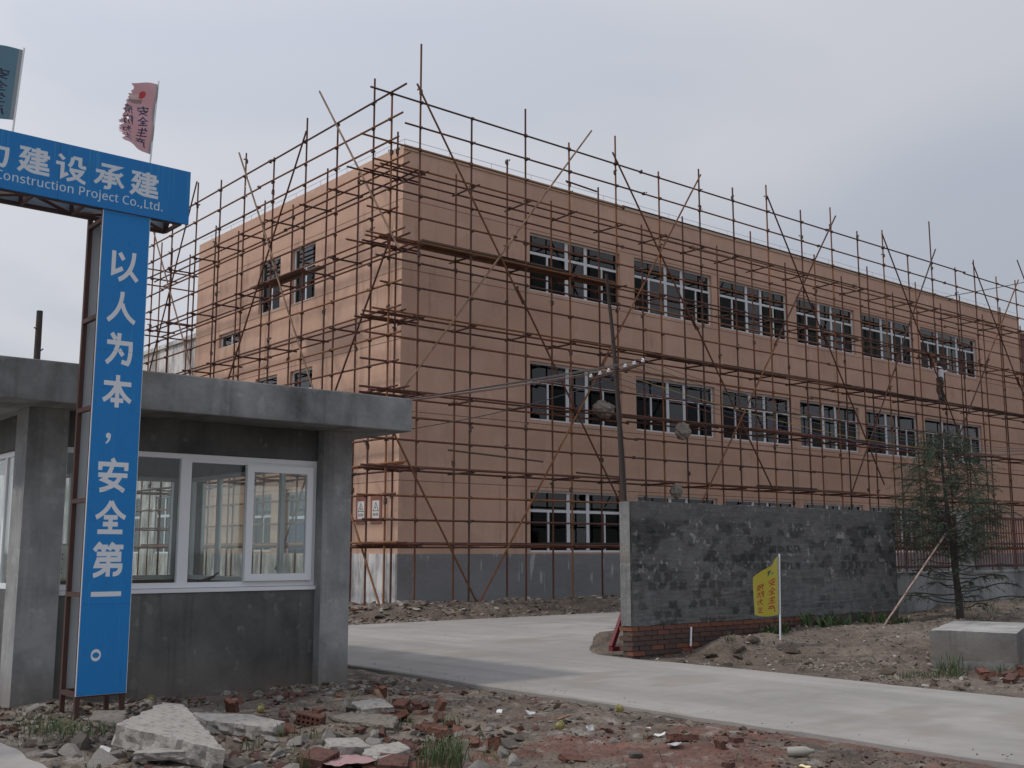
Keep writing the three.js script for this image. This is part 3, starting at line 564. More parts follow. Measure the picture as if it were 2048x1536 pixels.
  const tp = tubeMesh('shaft', v3(0.02, gh(-10.2, 5) - 0.3, 0), v3(0.0, 5.2, 0), 0.075, M.pole, p, unitTaper); for (let k = 0; k < 5; k++) tubeMesh('peg', v3(0.04, 3.6 + k * 0.32, 0), v3((k % 2 ? 0.08 : -0.08), 3.64 + k * 0.32, 0.03), 0.01, M.pole, p);
  for (const [x, h, lab] of [[-12.05, 3.35, 'taller of two thin rods standing on the guard house roof'], [-11.9, 3.3, 'shorter of two thin rods standing on the guard house roof']]) tag(mesh('rebar_rod', rod(v3(x, 3.2, 11.2), v3(x, h, 11.2), 0.008), M.steel), lab, 'rod');
}

// ------------------------------------------------------------------ blue gate sign
{
  const G = tag(group('gate_sign', -11.83, 0, 12.8), 'tall blue gate sign with white characters on a rusty steel frame', 'sign');
  const L = (x, y, z) => v3(x + 11.83, y, z - 12.8);
  const b = 0.04, post = (n, a, c, w = b) => mesh(n, bar(a, c, w), M.steel, G);
  const X0 = -12.02, X1 = -11.63, ZF = 12.97, ZB = 12.6;
  const feet = [[X0, ZF], [X1, ZF], [X0, ZB], [X1, ZB]];
  for (const [x, z] of feet) post('post', L(x, gh(x, z) - 0.15, z), L(x, 4.53, z));
  for (const y of [0.235, 1.08, 1.9, 2.72, 3.55, 4.45]) { for (const x of [X0, X1]) post('side_rail', L(x, y, ZF - 0.02), L(x, y, ZB + 0.02)); }
  for (const z of [ZF, ZB]) post('bottom_rail', L(X0 + 0.02, 0.235, z), L(X1 - 0.02, 0.235, z));
  // header truss
  const H0 = -16.5, H1 = -11.3;
  for (const z of [ZF, ZB]) for (const y of [4.55, 5.02]) post('chord', L(H0, y, z), L(H1, y, z), 0.036);
  for (let x = H1, k = 0; x > H0; x -= 0.45, k++) { post('cross_rail', L(x, 4.55, ZF), L(x, 4.55, ZB), 0.03); post('web_bar', L(x, 4.55, ZB), L(x, 5.02, ZB), 0.028); post('lattice_bar', L(x, 4.552, k % 2 ? ZF : ZB), L(x - 0.45, 4.552, k % 2 ? ZB : ZF), 0.028); }
  post('end_bar', L(H1, 4.55, ZB), L(H1, 5.02, ZF), 0.03);
  const vt = canvasTex(420, 2048, (g, w, h) => {
    g.fillStyle = '#0f78bb'; g.fillRect(0, 0, w, h); speckle(g, w, h, 420, 0.035); for (let i = 0; i < 46; i++) { const x = rnd() * w, L = rr(60, 420), y = rnd() * h; const q = g.createLinearGradient(0, y, 0, y + L); q.addColorStop(0, 'rgba(210,205,195,0.10)'); q.addColorStop(1, 'rgba(210,205,195,0)'); g.fillStyle = q; g.fillRect(x, y, rr(2, 9), L); } g.strokeStyle = g.fillStyle = '#d8d9dc';
    // panel spans y 0.23 .. 4.53
    const Y = (y) => (4.53 - y) / 4.3 * h, sz = 255;
    '以人为本'.split('').forEach((c, i) => glyph(g, c, 72 + i * 0, Y(4.20 - i * 0.388), sz * 1.06, 148, 13.5));
    g.fillStyle = '#d8d9dc'; g.beginPath(); g.ellipse(150, Y(2.475), 22, 12, 0, 0, 7); g.fill(); g.beginPath(); g.moveTo(172, Y(2.475)); g.quadraticCurveTo(172, Y(2.42), 132, Y(2.40)); g.lineTo(128, Y(2.412)); g.quadraticCurveTo(156, Y(2.44), 152, Y(2.475)); g.fill();
    '安全第'.split('').forEach((c, i) => glyph(g, c, 74, Y(2.275 - i * 0.372), sz * 1.06, 144, 13.5));
    g.fillRect(76, Y(1.105), 258, 20);
    g.lineWidth = 13; g.beginPath(); g.ellipse(146, Y(0.565), 36, 18, 0, 0, 7); g.stroke();
    g.fillStyle = 'rgba(10,30,60,0.18)'; g.fillRect(0, Y(1.0), w, 3); g.fillRect(0, Y(2.0), w, 3); g.fillRect(0, Y(3.25), w, 3);
  });
  const vb = mesh('post_panel', box(X0 - 0.025 + 11.83, 0.23, ZF + 0.022 - 12.8, X1 + 0.025 + 11.83, 4.53, ZF + 0.032 - 12.8), M.white, G);
  const vp = mesh('post_face', new THREE.PlaneGeometry(X1 - X0 + 0.04, 4.295), std({ map: vt, roughness: 0.65 }), G); vp.position.set((X0 + X1) / 2 + 11.83, 2.38, ZF + 0.0345 - 12.8); vp.userData.label = 'vertical blue panel with nine white characters';
  mesh('rear_panel', box(X0 + 11.83, 0.24, ZB - 0.03 - 12.8, X1 + 11.83, 4.5, ZB - 0.022 - 12.8), M.panelBack, G);
  const W = 5.0, ht = canvasTex(2048, 216, (g, w, h) => {
    g.fillStyle = '#0f74b6'; g.fillRect(0, 0, w, h); speckle(g, w, h, 260, 0.035); for (let i = 0; i < 60; i++) { const q = g.createLinearGradient(0, 0, 0, h); q.addColorStop(0, 'rgba(215,210,200,0.12)'); q.addColorStop(1, 'rgba(215,210,200,0)'); g.fillStyle = q; g.fillRect(rnd() * w, 0, rr(2, 8), h * rr(0.3, 1)); } for (const m of [1.22, 2.44, 3.66]) { g.fillStyle = 'rgba(5,25,50,0.35)'; g.fillRect(w - m / W * w, 0, 2, h); } g.strokeStyle = g.fillStyle = '#cdd2d8';
    const px = (m) => w - m / W * w; // metres from the right end
    const cs = [['建', 0.58], ['承', 0.91], ['设', 1.25], ['建', 1.57], ['力', 1.90]];
    for (const [c, m] of cs) glyph(g, c, px(m), 38, 0.275 / W * w, 104, 12.5);
    g.font = '50px sans-serif'; const t = 'Construction Project Co.,Ltd.', tw = g.measureText(t).width, want = 1.50 / W * w;
    g.save(); g.translate(px(0.25) - want, 184); g.scale(want / tw, 0.92); g.fillText(t, 0, 0); g.restore();
  });
  mesh('header_panel', box(-11.24 - W + 11.83, 4.535, ZF + 0.035 - 12.8, -11.24 + 11.83, 5.06, ZF + 0.05 - 12.8), M.blue, G);
  const hp = mesh('header_face', new THREE.PlaneGeometry(W - 0.006, 0.52), std({ map: ht, roughness: 0.65 }), G); hp.position.set(-11.24 - W / 2 + 11.83, 4.7975, ZF + 0.0535 - 12.8); hp.userData.label = 'long blue header panel with white Chinese and English lettering';
  mesh('header_rear_panel', box(-11.3 - W + 11.83, 4.56, ZB - 0.035 - 12.8, -11.3 + 11.83, 5.05, ZB - 0.025 - 12.8), M.panelBack, G);
  // the far post of the gate, outside the frame, carries the other end
  for (const z of [ZF, ZB]) for (const x of [-16.4, -16.0]) post('post', L(x, -0.2, z), L(x, 4.53, z));
}
function flagCloth({ w, h, nx, ny, wave, keep, bulge = 0, fold }) { // hangs from x = 0 towards -x, y from 0 down to -h
  const P = [], uv = [], idx = [], at = (i, j) => j * (nx + 1) + i;
  for (let j = 0; j <= ny; j++) for (let i = 0; i <= nx; i++) { const u = i / nx, v = j / ny, q = wave(u, v); P.push(q[0], q[1], q[2]); uv.push(1 - u, 1 - v); }
  for (let j = 0; j < ny; j++) for (let i = 0; i < nx; i++) if (keep((i + 0.5) / nx, (j + 0.5) / ny)) { const a = at(i, j), b = at(i + 1, j), c = at(i, j + 1), d = at(i + 1, j + 1); idx.push(a, b, c, b, d, c); }
  const g = new THREE.BufferGeometry(); g.setAttribute('position', new THREE.Float32BufferAttribute(P, 3)); g.setAttribute('uv', new THREE.Float32BufferAttribute(uv, 2)); g.setIndex(idx); g.computeVertexNormals(); return g;
}
function clothMat(map) { return new THREE.MeshPhysicalMaterial({ map, roughness: 0.9, transmission: 0.22, thickness: 0, side: THREE.DoubleSide }); }
function flagText(bg, ink, extra) {
  return canvasTex(512, 768, (g, w, h) => {
    g.fillStyle = bg; g.fillRect(0, 0, w, h); speckle(g, w, h, 60, 0.04);
    g.strokeStyle = ink; '安全生产'.split('').forEach((c, i) => glyph(g, c, 292, 250 + i * 122, 138, 108, 12, true)); '预防为主'.split('').forEach((c, i) => glyph(g, c, 96, 265 + i * 118, 130, 104, 12, true));
    extra(g, w, h); g.fillStyle = 'rgba(150,150,150,0.85)'; g.fillRect(w - 36, 0, 36, h);
  });
}
{ // pink flag
  const x = -11.63, z = 12.98, G = tag(group('flag', x, 5.0, z), 'tattered pink safety flag on the right end of the sign header', 'flag', 'flags on the gate sign');
  const lean = 0.045; tubeMesh('pole', v3(0, 0, 0), v3(lean, 0.9, 0), 0.008, M.white, G);
  const t = flagText('#c99ea2', '#3d3a55', (g) => { g.fillStyle = '#b8474c'; g.beginPath(); g.arc(330, 130, 38, 0, 7); g.fill(); g.fillStyle = '#8f7a78'; g.fillRect(150, 175, 190, 44); g.fillStyle = '#c9b4b0'; g.fillRect(190, 120, 110, 40); });
  const c = mesh('cloth', flagCloth({ w: 0.42, h: 0.72, nx: 56, ny: 84, wave: (u, v) => { const y = 0.865 - v * 0.70 + u * u * (0.06 - 0.10 * (1 - v)) + u * 0.10 * smooth(0.6, 1, v) - u * 0.06; return [lean * (y / 0.9) - u * (0.40 - 0.05 * v), y, 0.05 * Math.sin(u * 9 + v * 2.5) * u + 0.02 * Math.sin(v * 11 + u * 4)]; }, keep: (u, v) => u < 0.62 + 0.27 * smooth(0, 0.65, v) - 0.10 * smooth(0.85, 1, v) + 0.24 * (fbm(v * 9, 1.3, 3, 3) - 0.5) + 0.13 * (vnoise(v * 38, 3.3) - 0.5) && !(Math.hypot((u - 0.72) * 0.8, v - 0.55) < 0.02) }), clothMat(t), G);
}
{ // blue flag
  const x = -12.86, z = 12.98, G = tag(group('flag', x, 5.0, z), 'faded blue grey flag at the left edge above the sign header', 'flag', 'flags on the gate sign');
  const lean = 0.05; tubeMesh('pole', v3(0, 0, 0), v3(lean, 0.86, 0), 0.009, M.white, G);
  const t = flagText('#5d7d8d', '#33384a', (g) => { g.fillStyle = '#7e4a58'; g.beginPath(); g.arc(300, 110, 42, 0, 7); g.fill(); g.fillStyle = '#3f5664'; g.fillRect(170, 160, 170, 60); });
  mesh('cloth', flagCloth({ w: 0.6, h: 0.6, nx: 36, ny: 36, wave: (u, v) => { const y = 0.84 - v * 0.66 - u * 0.04; return [lean * (y / 0.9) - u * 0.55, y + 0.03 * u * Math.sin(v * 4), 0.06 * Math.sin(u * 8 + v * 3) * u]; }, keep: () => true }), clothMat(t), G);
}
{ // yellow flag on the mound
  const x = -2.27, z = 13.0, y0 = gh(x, z), G = tag(group('flag', x, y0, z), 'yellow safety flag with red characters on a white pole in the soil mound', 'flag');
  tubeMesh('pole', v3(0.0, -0.2, 0), v3(0.055, 1.42 - y0, 0), 0.0125, M.white, G);
  const t = flagText('#c2b440', '#a8432a', (g) => { g.fillStyle = '#4a6a5a'; g.beginPath(); g.moveTo(250, 90); g.lineTo(330, 110); g.lineTo(270, 190); g.fill(); g.fillStyle = '#7d8f45'; g.beginPath(); g.moveTo(340, 140); g.lineTo(400, 190); g.lineTo(340, 200); g.fill(); });
  mesh('cloth', flagCloth({ nx: 30, ny: 40, wave: (u, v) => { const top = 1.405 - y0 - u * 0.31, bot = 0.575 - y0 + u * 0.02 - 0.03 * Math.sin(u * 3.1); const vv = Math.pow(v, 1 + u * 0.15), y = lerp(top, bot, vv); return [0.05 * (y / 1.4) - u * 0.60, y, 0.045 * Math.sin(u * 5 + v * 2) * u + 0.05 * u * u * (1 - v) + 0.05 * Math.exp(-((u - 0.45) ** 2) * 30 - v * 9)]; }, keep: () => true }), clothMat(t), G);
}

// ------------------------------------------------------------------ plastered brick wall, low wall with railings
{
  const X0 = -4.32, X1 = 2.32, Z1 = 12.1, Z0 = 11.9, Y1 = 2.15, YB = 0.44;
  const G = tag(group('brick_wall', -1, 0, 11.9), 'grey plastered brick wall with bare red courses along its foot', 'wall');
  const wt = dataTex(1536, 512, (u, v) => {
    const x = u * 6.64, y = YB + v * (Y1 - YB);
    const a = fbm(x * 1.2, y * 1.6, 2, 5), b = fbm(x * 9, y * 11, 5, 4), c = fbm(x * 1.5, y * 22, 9, 3), g0 = fbm(x * 60, y * 60, 3, 2);
    let k = 0.128 + 0.06 * (a - 0.5) + 0.075 * (b - 0.5) + 0.045 * (c - 0.5) + 0.05 * (g0 - 0.5);
    // damp bricks showing through as dark patches
    const row = Math.floor(y / 0.13), cx = x / 0.21 + (row % 2) * 0.5, col = Math.floor(cx), hh = hash3(col, row, 7);
    const wob = (fbm(x * 22, y * 22, 15, 3) - 0.5) * 0.55, fx = Math.abs(cx - col - 0.5) + wob, fy = Math.abs(y / 0.13 - row - 0.5) + wob;
    const zone = smooth(0.36, 0.6, fbm(x * 0.9 + 4, y * 1.3, 21, 3)) * smooth(1.98, 1.86, y);
    k *= 1 - 0.5 * smooth(0.46, 0.3, fx) * smooth(0.5, 0.32, fy) * (hh > 0.5 ? 1 : 0) * zone;
    k *= 1 - 0.5 * smooth(0.5, 0.62, fbm(x * 2.4, y * 4.5, 27, 4)) * smooth(0.8, 1.5, y) * smooth(2.0, 1.8, y);
    k += 0.13 * smooth(0.70, 0.78, fbm(x * 13, y * 10, 35, 3)) * smooth(0.7, 1.2, y);
    if (y > 1.9) k = lerp(k, 0.105 + 0.07 * (b - 0.5), 0.6);
    return [k, k * 0.98, k * 0.95];
  }, { repeat: false });
  const wb = dataTex(1536, 512, (u, v) => { const x = u * 6.64, y = v * 1.71; return 0.5 * fbm(x * 5, y * 7, 5, 5) + 0.3 * fbm(x * 3, y * 30, 9, 3) + 0.2 * fbm(x * 40, y * 40, 3, 2); }, { srgb: false, repeat: false });
  const plaster = std({ map: wt, bumpMap: wb, bumpScale: 0.025, roughness: 0.95 });
  // faces carry one unrepeated plaster print in metres
  const nx = 220, ny = 60, face = new THREE.BoxGeometry(X1 - X0, Y1 - YB, Z1 - Z0, nx, ny, 6), p = face.attributes.position, uv = face.attributes.uv;
  for (let i = 0; i < p.count; i++) {
    let x = p.getX(i), y = p.getY(i), z = p.getZ(i);
    uv.setXY(i, Math.abs(x) > (X1 - X0) / 2 - 1e-4 ? 0.02 + (z + 0.2) / 6.64 : x / 6.64 + 0.5, y / (Y1 - YB) + 0.5);
    const k = fbm(x * 4, y * 4, z * 4 + 9, 3) - 0.5;
    if (y > (Y1 - YB) / 2 - 1e-4) y += 0.03 * (fbm(x * 7, z * 7, 3, 3) - 0.45);
    if (z > 0.18) z += 0.014 * k; if (x < -3.3) x += 0.014 * k;
    if (y < -(Y1 - YB) / 2 + 1e-4) y += 0.025 * (fbm(x * 5, 2, 3, 3) - 0.3);
    p.setXYZ(i, x, y, z);
  }
  face.computeVertexNormals();
  const pm = mesh('plaster', face, plaster, G); pm.position.set((X0 + X1) / 2 + 1, (Y1 + YB) / 2, (Z0 + Z1) / 2 - 11.9);
  // end face carries its own paler plaster
  const end = mesh('end_plaster', uvBox(new THREE.BoxGeometry(0.012, Y1 - YB - 0.02, Z1 - Z0 - 0.012, 1, 1, 1)), M.endPlaster, G); end.position.set(X0 + 1 - 0.012, (Y1 + YB) / 2, (Z0 + Z1) / 2 - 11.9);
  mesh('mortar_core', merge([box(X0 + 1.012, -0.4, Z0 - 11.888, X1 + 1, YB + 0.03, Z1 - 11.912)]), M.mortar, G);
  const bg = [0, 1, 2].map((k) => { const g = new THREE.BoxGeometry(0.238, 0.056, 0.113, 3, 1, 2), q = g.attributes.position; for (let i = 0; i < q.count; i++) q.setXYZ(i, q.getX(i) + 0.004 * (hash3(i, k, 1) - 0.5), q.getY(i) + 0.004 * (hash3(i, k, 2) - 0.5), q.getZ(i) + 0.004 * (hash3(i, k, 3) - 0.5)); g.computeVertexNormals(); return g; });
  const bm = [[0.155, 0.068, 0.048], [0.118, 0.064, 0.050], [0.098, 0.058, 0.047], [0.082, 0.054, 0.046], [0.20, 0.08, 0.046], [0.062, 0.045, 0.040]].map((c) => std({ color: lin(...c), bumpMap: bumpFine, bumpScale: 0.004 }));
  for (let r = 0; r < 7; r++) {
    const y = YB - 0.03 - r * 0.066, pick = () => bm[clamp(Math.floor(r * 0.75 + rnd() * 2.4 - 0.6), 0, 5)] || bm[0];
    if (y < -0.06) break;
    for (let x = X0 + 0.12 + (r % 2) * 0.12 - 0.12; x < -0.2; x += 0.25) { if (x - 0.1 < X0 - 0.02) { continue; } const b = mesh('brick', bg[Math.floor(rnd() * 3)], r === 0 ? bm[rnd() < 0.5 ? 4 : 0] : pick(), G); b.position.set(x + 1.004, y, Z1 - 11.9 - 0.056 + rr(-0.004, 0.006)); b.rotation.z = rr(-0.012, 0.012); }
    for (let z = Z1 - 0.117 - (r % 2) * 0.06; z > Z0 + 0.03; z -= 0.25) { const b = mesh('brick', bg[Math.floor(rnd() * 3)], r === 0 ? bm[4] : pick(), G); b.rotation.y = Math.PI / 2; b.position.set(X0 + 1 + 0.055 + rr(-0.004, 0.004), y, z - 11.9 - 0.004); }
  }
  // low wall and railing
  const L0 = 2.34, L1 = 16, F = tag(group('railing_wall', 2.34, 0, 11.4), 'low grey wall carrying dark red iron railings beside the tree', 'fence');
  mesh('low_wall', box(0, -0.4, -0.12, L1 - L0, 1.03, 0.12), M.concrete, F); mesh('wall_cap', box(0, 1.032, -0.135, L1 - L0, 1.07, 0.135), M.concrete, F);
  for (let x = 3.35; x < L1 - L0; x += 4.3) mesh('pillar', box(x, 1.071, -0.17, x + 0.36, 2.26, 0.17), M.concrete, F);
  let bay = 0.05;
  for (const [a, b] of [[0.05, 3.33], [3.73, 7.63], [8.03, 11.9]]) {
    for (const y of [1.17, 1.62, 2.14]) mesh('rail', box(a, y - 0.022, -0.02, b, y + 0.022, 0.02), M.fence, F);
    for (const x of [a, b]) mesh('rail_post', box(x - 0.025, 1.071, -0.025, x + 0.025, 2.2, 0.025), M.fence, F);
    const bgm = new THREE.BoxGeometry(0.018, 1.05, 0.018);
    for (let x = a + 0.115; x < b - 0.05; x += 0.115) mesh('bar', bgm, M.fence, F).position.set(x, 1.66, 0);
  }
}

// ------------------------------------------------------------------ utility pole and wires
{
  const G = tag(group('utility_pole', 2.85, 0, 5.0), 'crooked dark timber utility pole with a slanting crossarm of insulators', 'utility pole');
  const pts = [v3(0.06, -0.4, 0), v3(0.02, 1.5, 0), v3(-0.05, 2.9, 0), v3(-0.16, 4.6, 0), v3(-0.33, 6.3, 0.02), v3(-0.42, 7.2, 0), v3(-0.51, 7.85, 0)];
  const curve = new THREE.CatmullRomCurve3(pts), g = new THREE.TubeGeometry(curve, 40, 1, 10), q = g.attributes.position, nn = g.attributes.normal;
  for (let i = 0; i < q.count; i++) { const t = Math.floor(i / 11) / 40, c = curve.getPointAt(t), r = lerp(0.088, 0.033, Math.pow(t, 1.3)) * (0.93 + 0.14 * vnoise(t * 60, i % 11)); q.setXYZ(i, c.x + nn.getX(i) * r, c.y + nn.getY(i) * r, c.z + nn.getZ(i) * r); }
  mesh('shaft', g, M.pole, G);
  for (let k = 0; k < 12; k++) { const t = 0.4 + k * 0.045, c = curve.getPointAt(t), a = k * 2.4; tubeMesh('branch_stub', c, c.clone().add(v3(Math.cos(a) * 0.1, 0.03, Math.sin(a) * 0.1)), 0.011, M.pole, G); }
  const A = v3(-0.27, 5.48, -0.85), Bm = v3(-0.17, 5.66, 0.85), arm = mesh('crossarm', bar(A, Bm, 0.045, 0.055), M.steel, G);
  const ins = new THREE.LatheGeometry([[0, 0], [0.035, 0], [0.045, 0.02], [0.028, 0.035], [0.042, 0.05], [0.03, 0.075], [0.018, 0.09], [0, 0.095]].map((p) => new THREE.Vector2(...p)), 10);
  const heads = [];
  for (let k = 0; k < 6; k++) { const p = A.clone().lerp(Bm, [0.03, 0.2, 0.36, 0.66, 0.82, 0.97][k]); const i = mesh('insulator', ins, M.white, G); i.position.copy(p).add(v3(0, 0.04, 0)); heads.push(p.clone().add(v3(2.85, 0.11, 5.0))); }
  const cols = [lin(0.16, 0.03, 0.03), lin(0.03, 0.05, 0.12), lin(0.28, 0.2, 0.06), lin(0.04, 0.04, 0.045), lin(0.05, 0.1, 0.08), lin(0.14, 0.04, 0.05)];
  const sag = (a, b, s, n = 12) => { const l = []; for (let i = 0; i <= n; i++) { const t = i / n, p = a.clone().lerp(b, t); p.y -= s * 4 * t * (1 - t); l.push(p); } return l; };
  const nm = ['red', 'dark blue', 'yellow', 'black', 'green', 'dark red'], od = ['rear end', 'second place', 'third place', 'fourth place', 'fifth place', 'front end'];
  heads.forEach((h, k) => {
    const w = tag(group('overhead_wire', h.x, h.y, h.z), `${nm[k]} overhead wire tied at the ${od[k]} of the crossarm`, 'wire'), m = std({ color: cols[k], roughness: 0.5 });
    const e1 = v3(-8.35 + k * 0.02, 3.24, 9.9 + k * 0.12).sub(h), e2 = v3(34, 6.3, 4.2 + k * 0.45).sub(h);
    mesh('left_span', curveTube(sag(v3(0, 0, 0), e1, 0.04), 0.0075, 24, 5), m, w); mesh('right_span', curveTube(sag(v3(0, 0, 0), e2, 1.35, 20), 0.0085, 40, 5), m, w);
  });
  tag(mesh('cable', curveTube(sag(v3(2.7, 5.5, 5), v3(-8.3, 2.9, 9.2), 0.25), 0.009, 30, 5), M.wire), 'thin black cable sagging from the utility pole to the guard house', 'cable');
  tag(mesh('cable', curveTube(sag(v3(26.5, 11.9, -3), v3(64, 22.0, -3), 0.5), 0.02, 30, 5), M.wire), 'thin cable running up into the sky above the roof at the right', 'cable');
}

// ------------------------------------------------------------------ conifer, stake, small posts
{
  const tx = 3.1, tz = 12.8, y0 = gh(tx, tz), G = tag(group('conifer_tree', tx, y0, tz), 'thin young conifer with drooping dark sprays beside the low wall', 'tree');
  const tr = new THREE.CatmullRomCurve3([v3(0, -0.15, 0), v3(-0.02, 0.4, 0), v3(-0.1, 1.0, 0), v3(-0.2, 1.6, 0.02), v3(-0.28, 2.3, 0), v3(-0.3, 2.9, 0), v3(-0.22, 3.3, 0.02)]);
  const g = new THREE.TubeGeometry(tr, 40, 1, 9), q = g.attributes.position, n = g.attributes.normal;
  for (let i = 0; i < q.count; i++) { const t = Math.floor(i / 10) / 40, c = tr.getPointAt(t), r = lerp(0.075, 0.012, Math.pow(t, 0.85)) * (0.9 + 0.2 * vnoise(t * 50, i % 10)); q.setXYZ(i, c.x + n.getX(i) * r, c.y + n.getY(i) * r, c.z + n.getZ(i) * r); }
  const bark = std({ color: lin(0.05, 0.042, 0.035), bumpMap: bumpFine, bumpScale: 0.01 });
  mesh('trunk', g, bark, G);
  const needles = [], twigs = [], col = [];
  const addBlade = (p, d, l, w) => { // one needle spray: a slim bent quad
    const s = v3(rnd() - 0.5, rnd() - 0.5, rnd() - 0.5).cross(d).normalize().multiplyScalar(w), m = p.clone().addScaledVector(d, l * 0.5), e = p.clone().addScaledVector(d, l).add(v3(0, -0.25 * l, 0));
    const k = rr(0.6, 1.35), br = vnoise(p.x * 4 + 20, p.y * 4, p.z * 4 + 20), c = br > 0.72 ? [0.085 * k, 0.066 * k, 0.04 * k] : [0.046 * k, 0.066 * k, 0.040 * k];
    const tri = [p, m.clone().add(s), m.clone().sub(s), m.clone().add(s), e, m.clone().sub(s)]; for (const t of tri) { needles.push(t.x, t.y, t.z); col.push(...c); }
  };
  const NB = 112;
  for (let b = 0; b < NB; b++) {
    const t = 0.10 + 0.88 * Math.pow(b / NB, 0.92), c = tr.getPointAt(t), a = b * 2.39996 + rr(-0.4, 0.4), bare = t < 0.33;
    const len = (bare ? rr(0.5, 1.15) : lerp(1.25, 0.25, Math.pow((t - 0.3) / 0.7, 1.8)) * rr(0.6, 1.05)), rise = bare ? rr(0.0, 0.3) : rr(0.15, 0.55), d = v3(Math.cos(a), 0, Math.sin(a));
    const bp = [c, c.clone().addScaledVector(d, len * 0.35).add(v3(0, len * rise * 0.25 - 0.03, 0)), c.clone().addScaledVector(d, len * 0.7).add(v3(rr(-0.06, 0.06), len * rise * 0.55, rr(-0.06, 0.06))), c.clone().addScaledVector(d, len).add(v3(0, len * rise * 0.6 - 0.02, 0))];
    const cv = new THREE.CatmullRomCurve3(bp); twigs.push(new THREE.TubeGeometry(cv, 8, lerp(0.012, 0.005, t), 5));
    const ns = Math.round(len * (bare ? 6 : 22));
    for (let k = 0; k < ns; k++) {
      const s = bare ? rr(0.6, 1) : Math.pow(rnd(), 0.7), p = cv.getPointAt(s), dir = v3(d.x + rr(-1, 1), rr(-0.5, 0.5), d.z + rr(-1, 1)).normalize(), L = rr(0.10, 0.26) * (bare ? 0.7 : 1);
      const tip = p.clone().addScaledVector(dir, L).add(v3(0, -L * 0.35, 0)); if (rnd() < 0.5) twigs.push(rod(p, tip, 0.003, 0.002, 3));
      for (let m = 0; m < 20; m++) { const pp = p.clone().lerp(tip, m / 15), nd = dir.clone().add(v3(rr(-1, 1), rr(-1.1, 0.5), rr(-1, 1))).normalize(); addBlade(pp, nd, rr(0.035, 0.085), 0.0042); }
    }
  }
  mesh('branch', merge(twigs), bark, G).userData.kind = 'stuff';
  const ng = new THREE.BufferGeometry(); ng.setAttribute('position', new THREE.Float32BufferAttribute(needles, 3)); ng.setAttribute('color', new THREE.Float32BufferAttribute(col, 3)); ng.computeVertexNormals();
  mesh('crown', ng, new THREE.MeshPhysicalMaterial({ vertexColors: true, roughness: 0.9, side: THREE.DoubleSide }), G);
  const st = v3(0.3, gh(0.3, 12.95) - 0.1, 12.95);
  const P = tag(group('tree_stake', st.x, st.y, st.z), 'pale bamboo stake leaning from the mound against the conifer trunk', 'stake');
  tubeMesh('stake_pole', v3(0, 0, 0), v3(2.75, 1.78, 12.83).sub(st), 0.016, std({ map: rustT(0.38, 0.27, 0.23, 22), roughness: 0.7 }), P); for (let k = 1; k < 8; k++) { const a = v3(2.75, 1.78, 12.83).sub(st); tubeMesh('node_ring', a.clone().multiplyScalar(k / 8), a.clone().multiplyScalar(k / 8 + 0.006), 0.019, M.bamboo, P); }
  tag(mesh('wooden_peg', rod(v3(0.98, gh(0.95, 12.55) - 0.1, 12.5), v3(0.84, 0.56, 12.5), 0.016, 0.012), M.bamboo), 'short brown wooden peg stuck in the mound by the wall', 'peg');
  const wp = tag(group('marker_post', -3.42, gh(-3.42, 12.35), 12.35), 'thin white marker post with a dark red foot before the brick wall', 'post');
  tubeMesh('shaft', v3(0, 0.1, 0), v3(0.02, 0.36, 0), 0.013, M.white, wp); tubeMesh('foot', v3(0, -0.15, 0), v3(0, 0.099, 0), 0.0145, M.redSteel, wp);
  tag(mesh('wooden_peg', rod(v3(5.2, gh(5.2, 13.2) - 0.1, 13.2), v3(5.2, gh(5.2, 13.2) + 0.36, 13.2), 0.014, 0.014), M.fence), 'dark red peg at the right edge behind the concrete block', 'peg');
  const rf = tag(group('steel_frame', -4.12, 0, 11.5), 'dark red steel angle frame propped behind the end of the brick wall', 'frame');
  mesh('upright_bar', bar(v3(0.0, 0.13, 0), v3(0.26, 0.62, 0), 0.06, 0.06), M.redSteel, rf); mesh('foot_bar', box(-0.02, 0.07, -0.04, 1.3, 0.13, 0.04), M.redSteel, rf); mesh('brace_bar', bar(v3(1.2, 0.13, 0), v3(0.3, 0.58, 0), 0.05), M.redSteel, rf);
}

// ------------------------------------------------------------------ broken concrete, bricks, litter
const chunkT = dataTex(512, 512, (u, v) => { const a = fbm(u * 6, v * 6, 3, 5, 6), b = fbm(u * 50, v * 50, 7, 3, 50); const k = 0.8 + 0.3 * a + 0.25 * (b - 0.5) - 0.3 * smooth(0.6, 0.7, fbm(u * 16, v * 16, 9, 3, 16)); return [0.335 * k, 0.308 * k, 0.275 * k]; }, { rx: 1 / 0.6, ry: 1 / 0.6 });
const chunkB = dataTex(512, 512, (u, v) => 0.6 * fbm(u * 12, v * 12, 2, 5, 12) + 0.4 * fbm(u * 60, v * 60, 6, 3, 60), { srgb: false, rx: 1 / 0.5, ry: 1 / 0.5 });
M.chunk = std({ map: chunkT, bumpMap: chunkB, bumpScale: 0.009, roughness: 0.97 });
M.chunkDark = std({ map: chunkT, color: lin(0.62, 0.58, 0.54), bumpMap: chunkB, bumpScale: 0.02, roughness: 0.97 });
M.redBricks = [[0.155, 0.068, 0.05], [0.13, 0.062, 0.05], [0.115, 0.058, 0.048], [0.175, 0.085, 0.062]].map((c) => std({ color: lin(...c).multiplyScalar(2.6), map: chunkT, bumpMap: chunkB, bumpScale: 0.012 }));
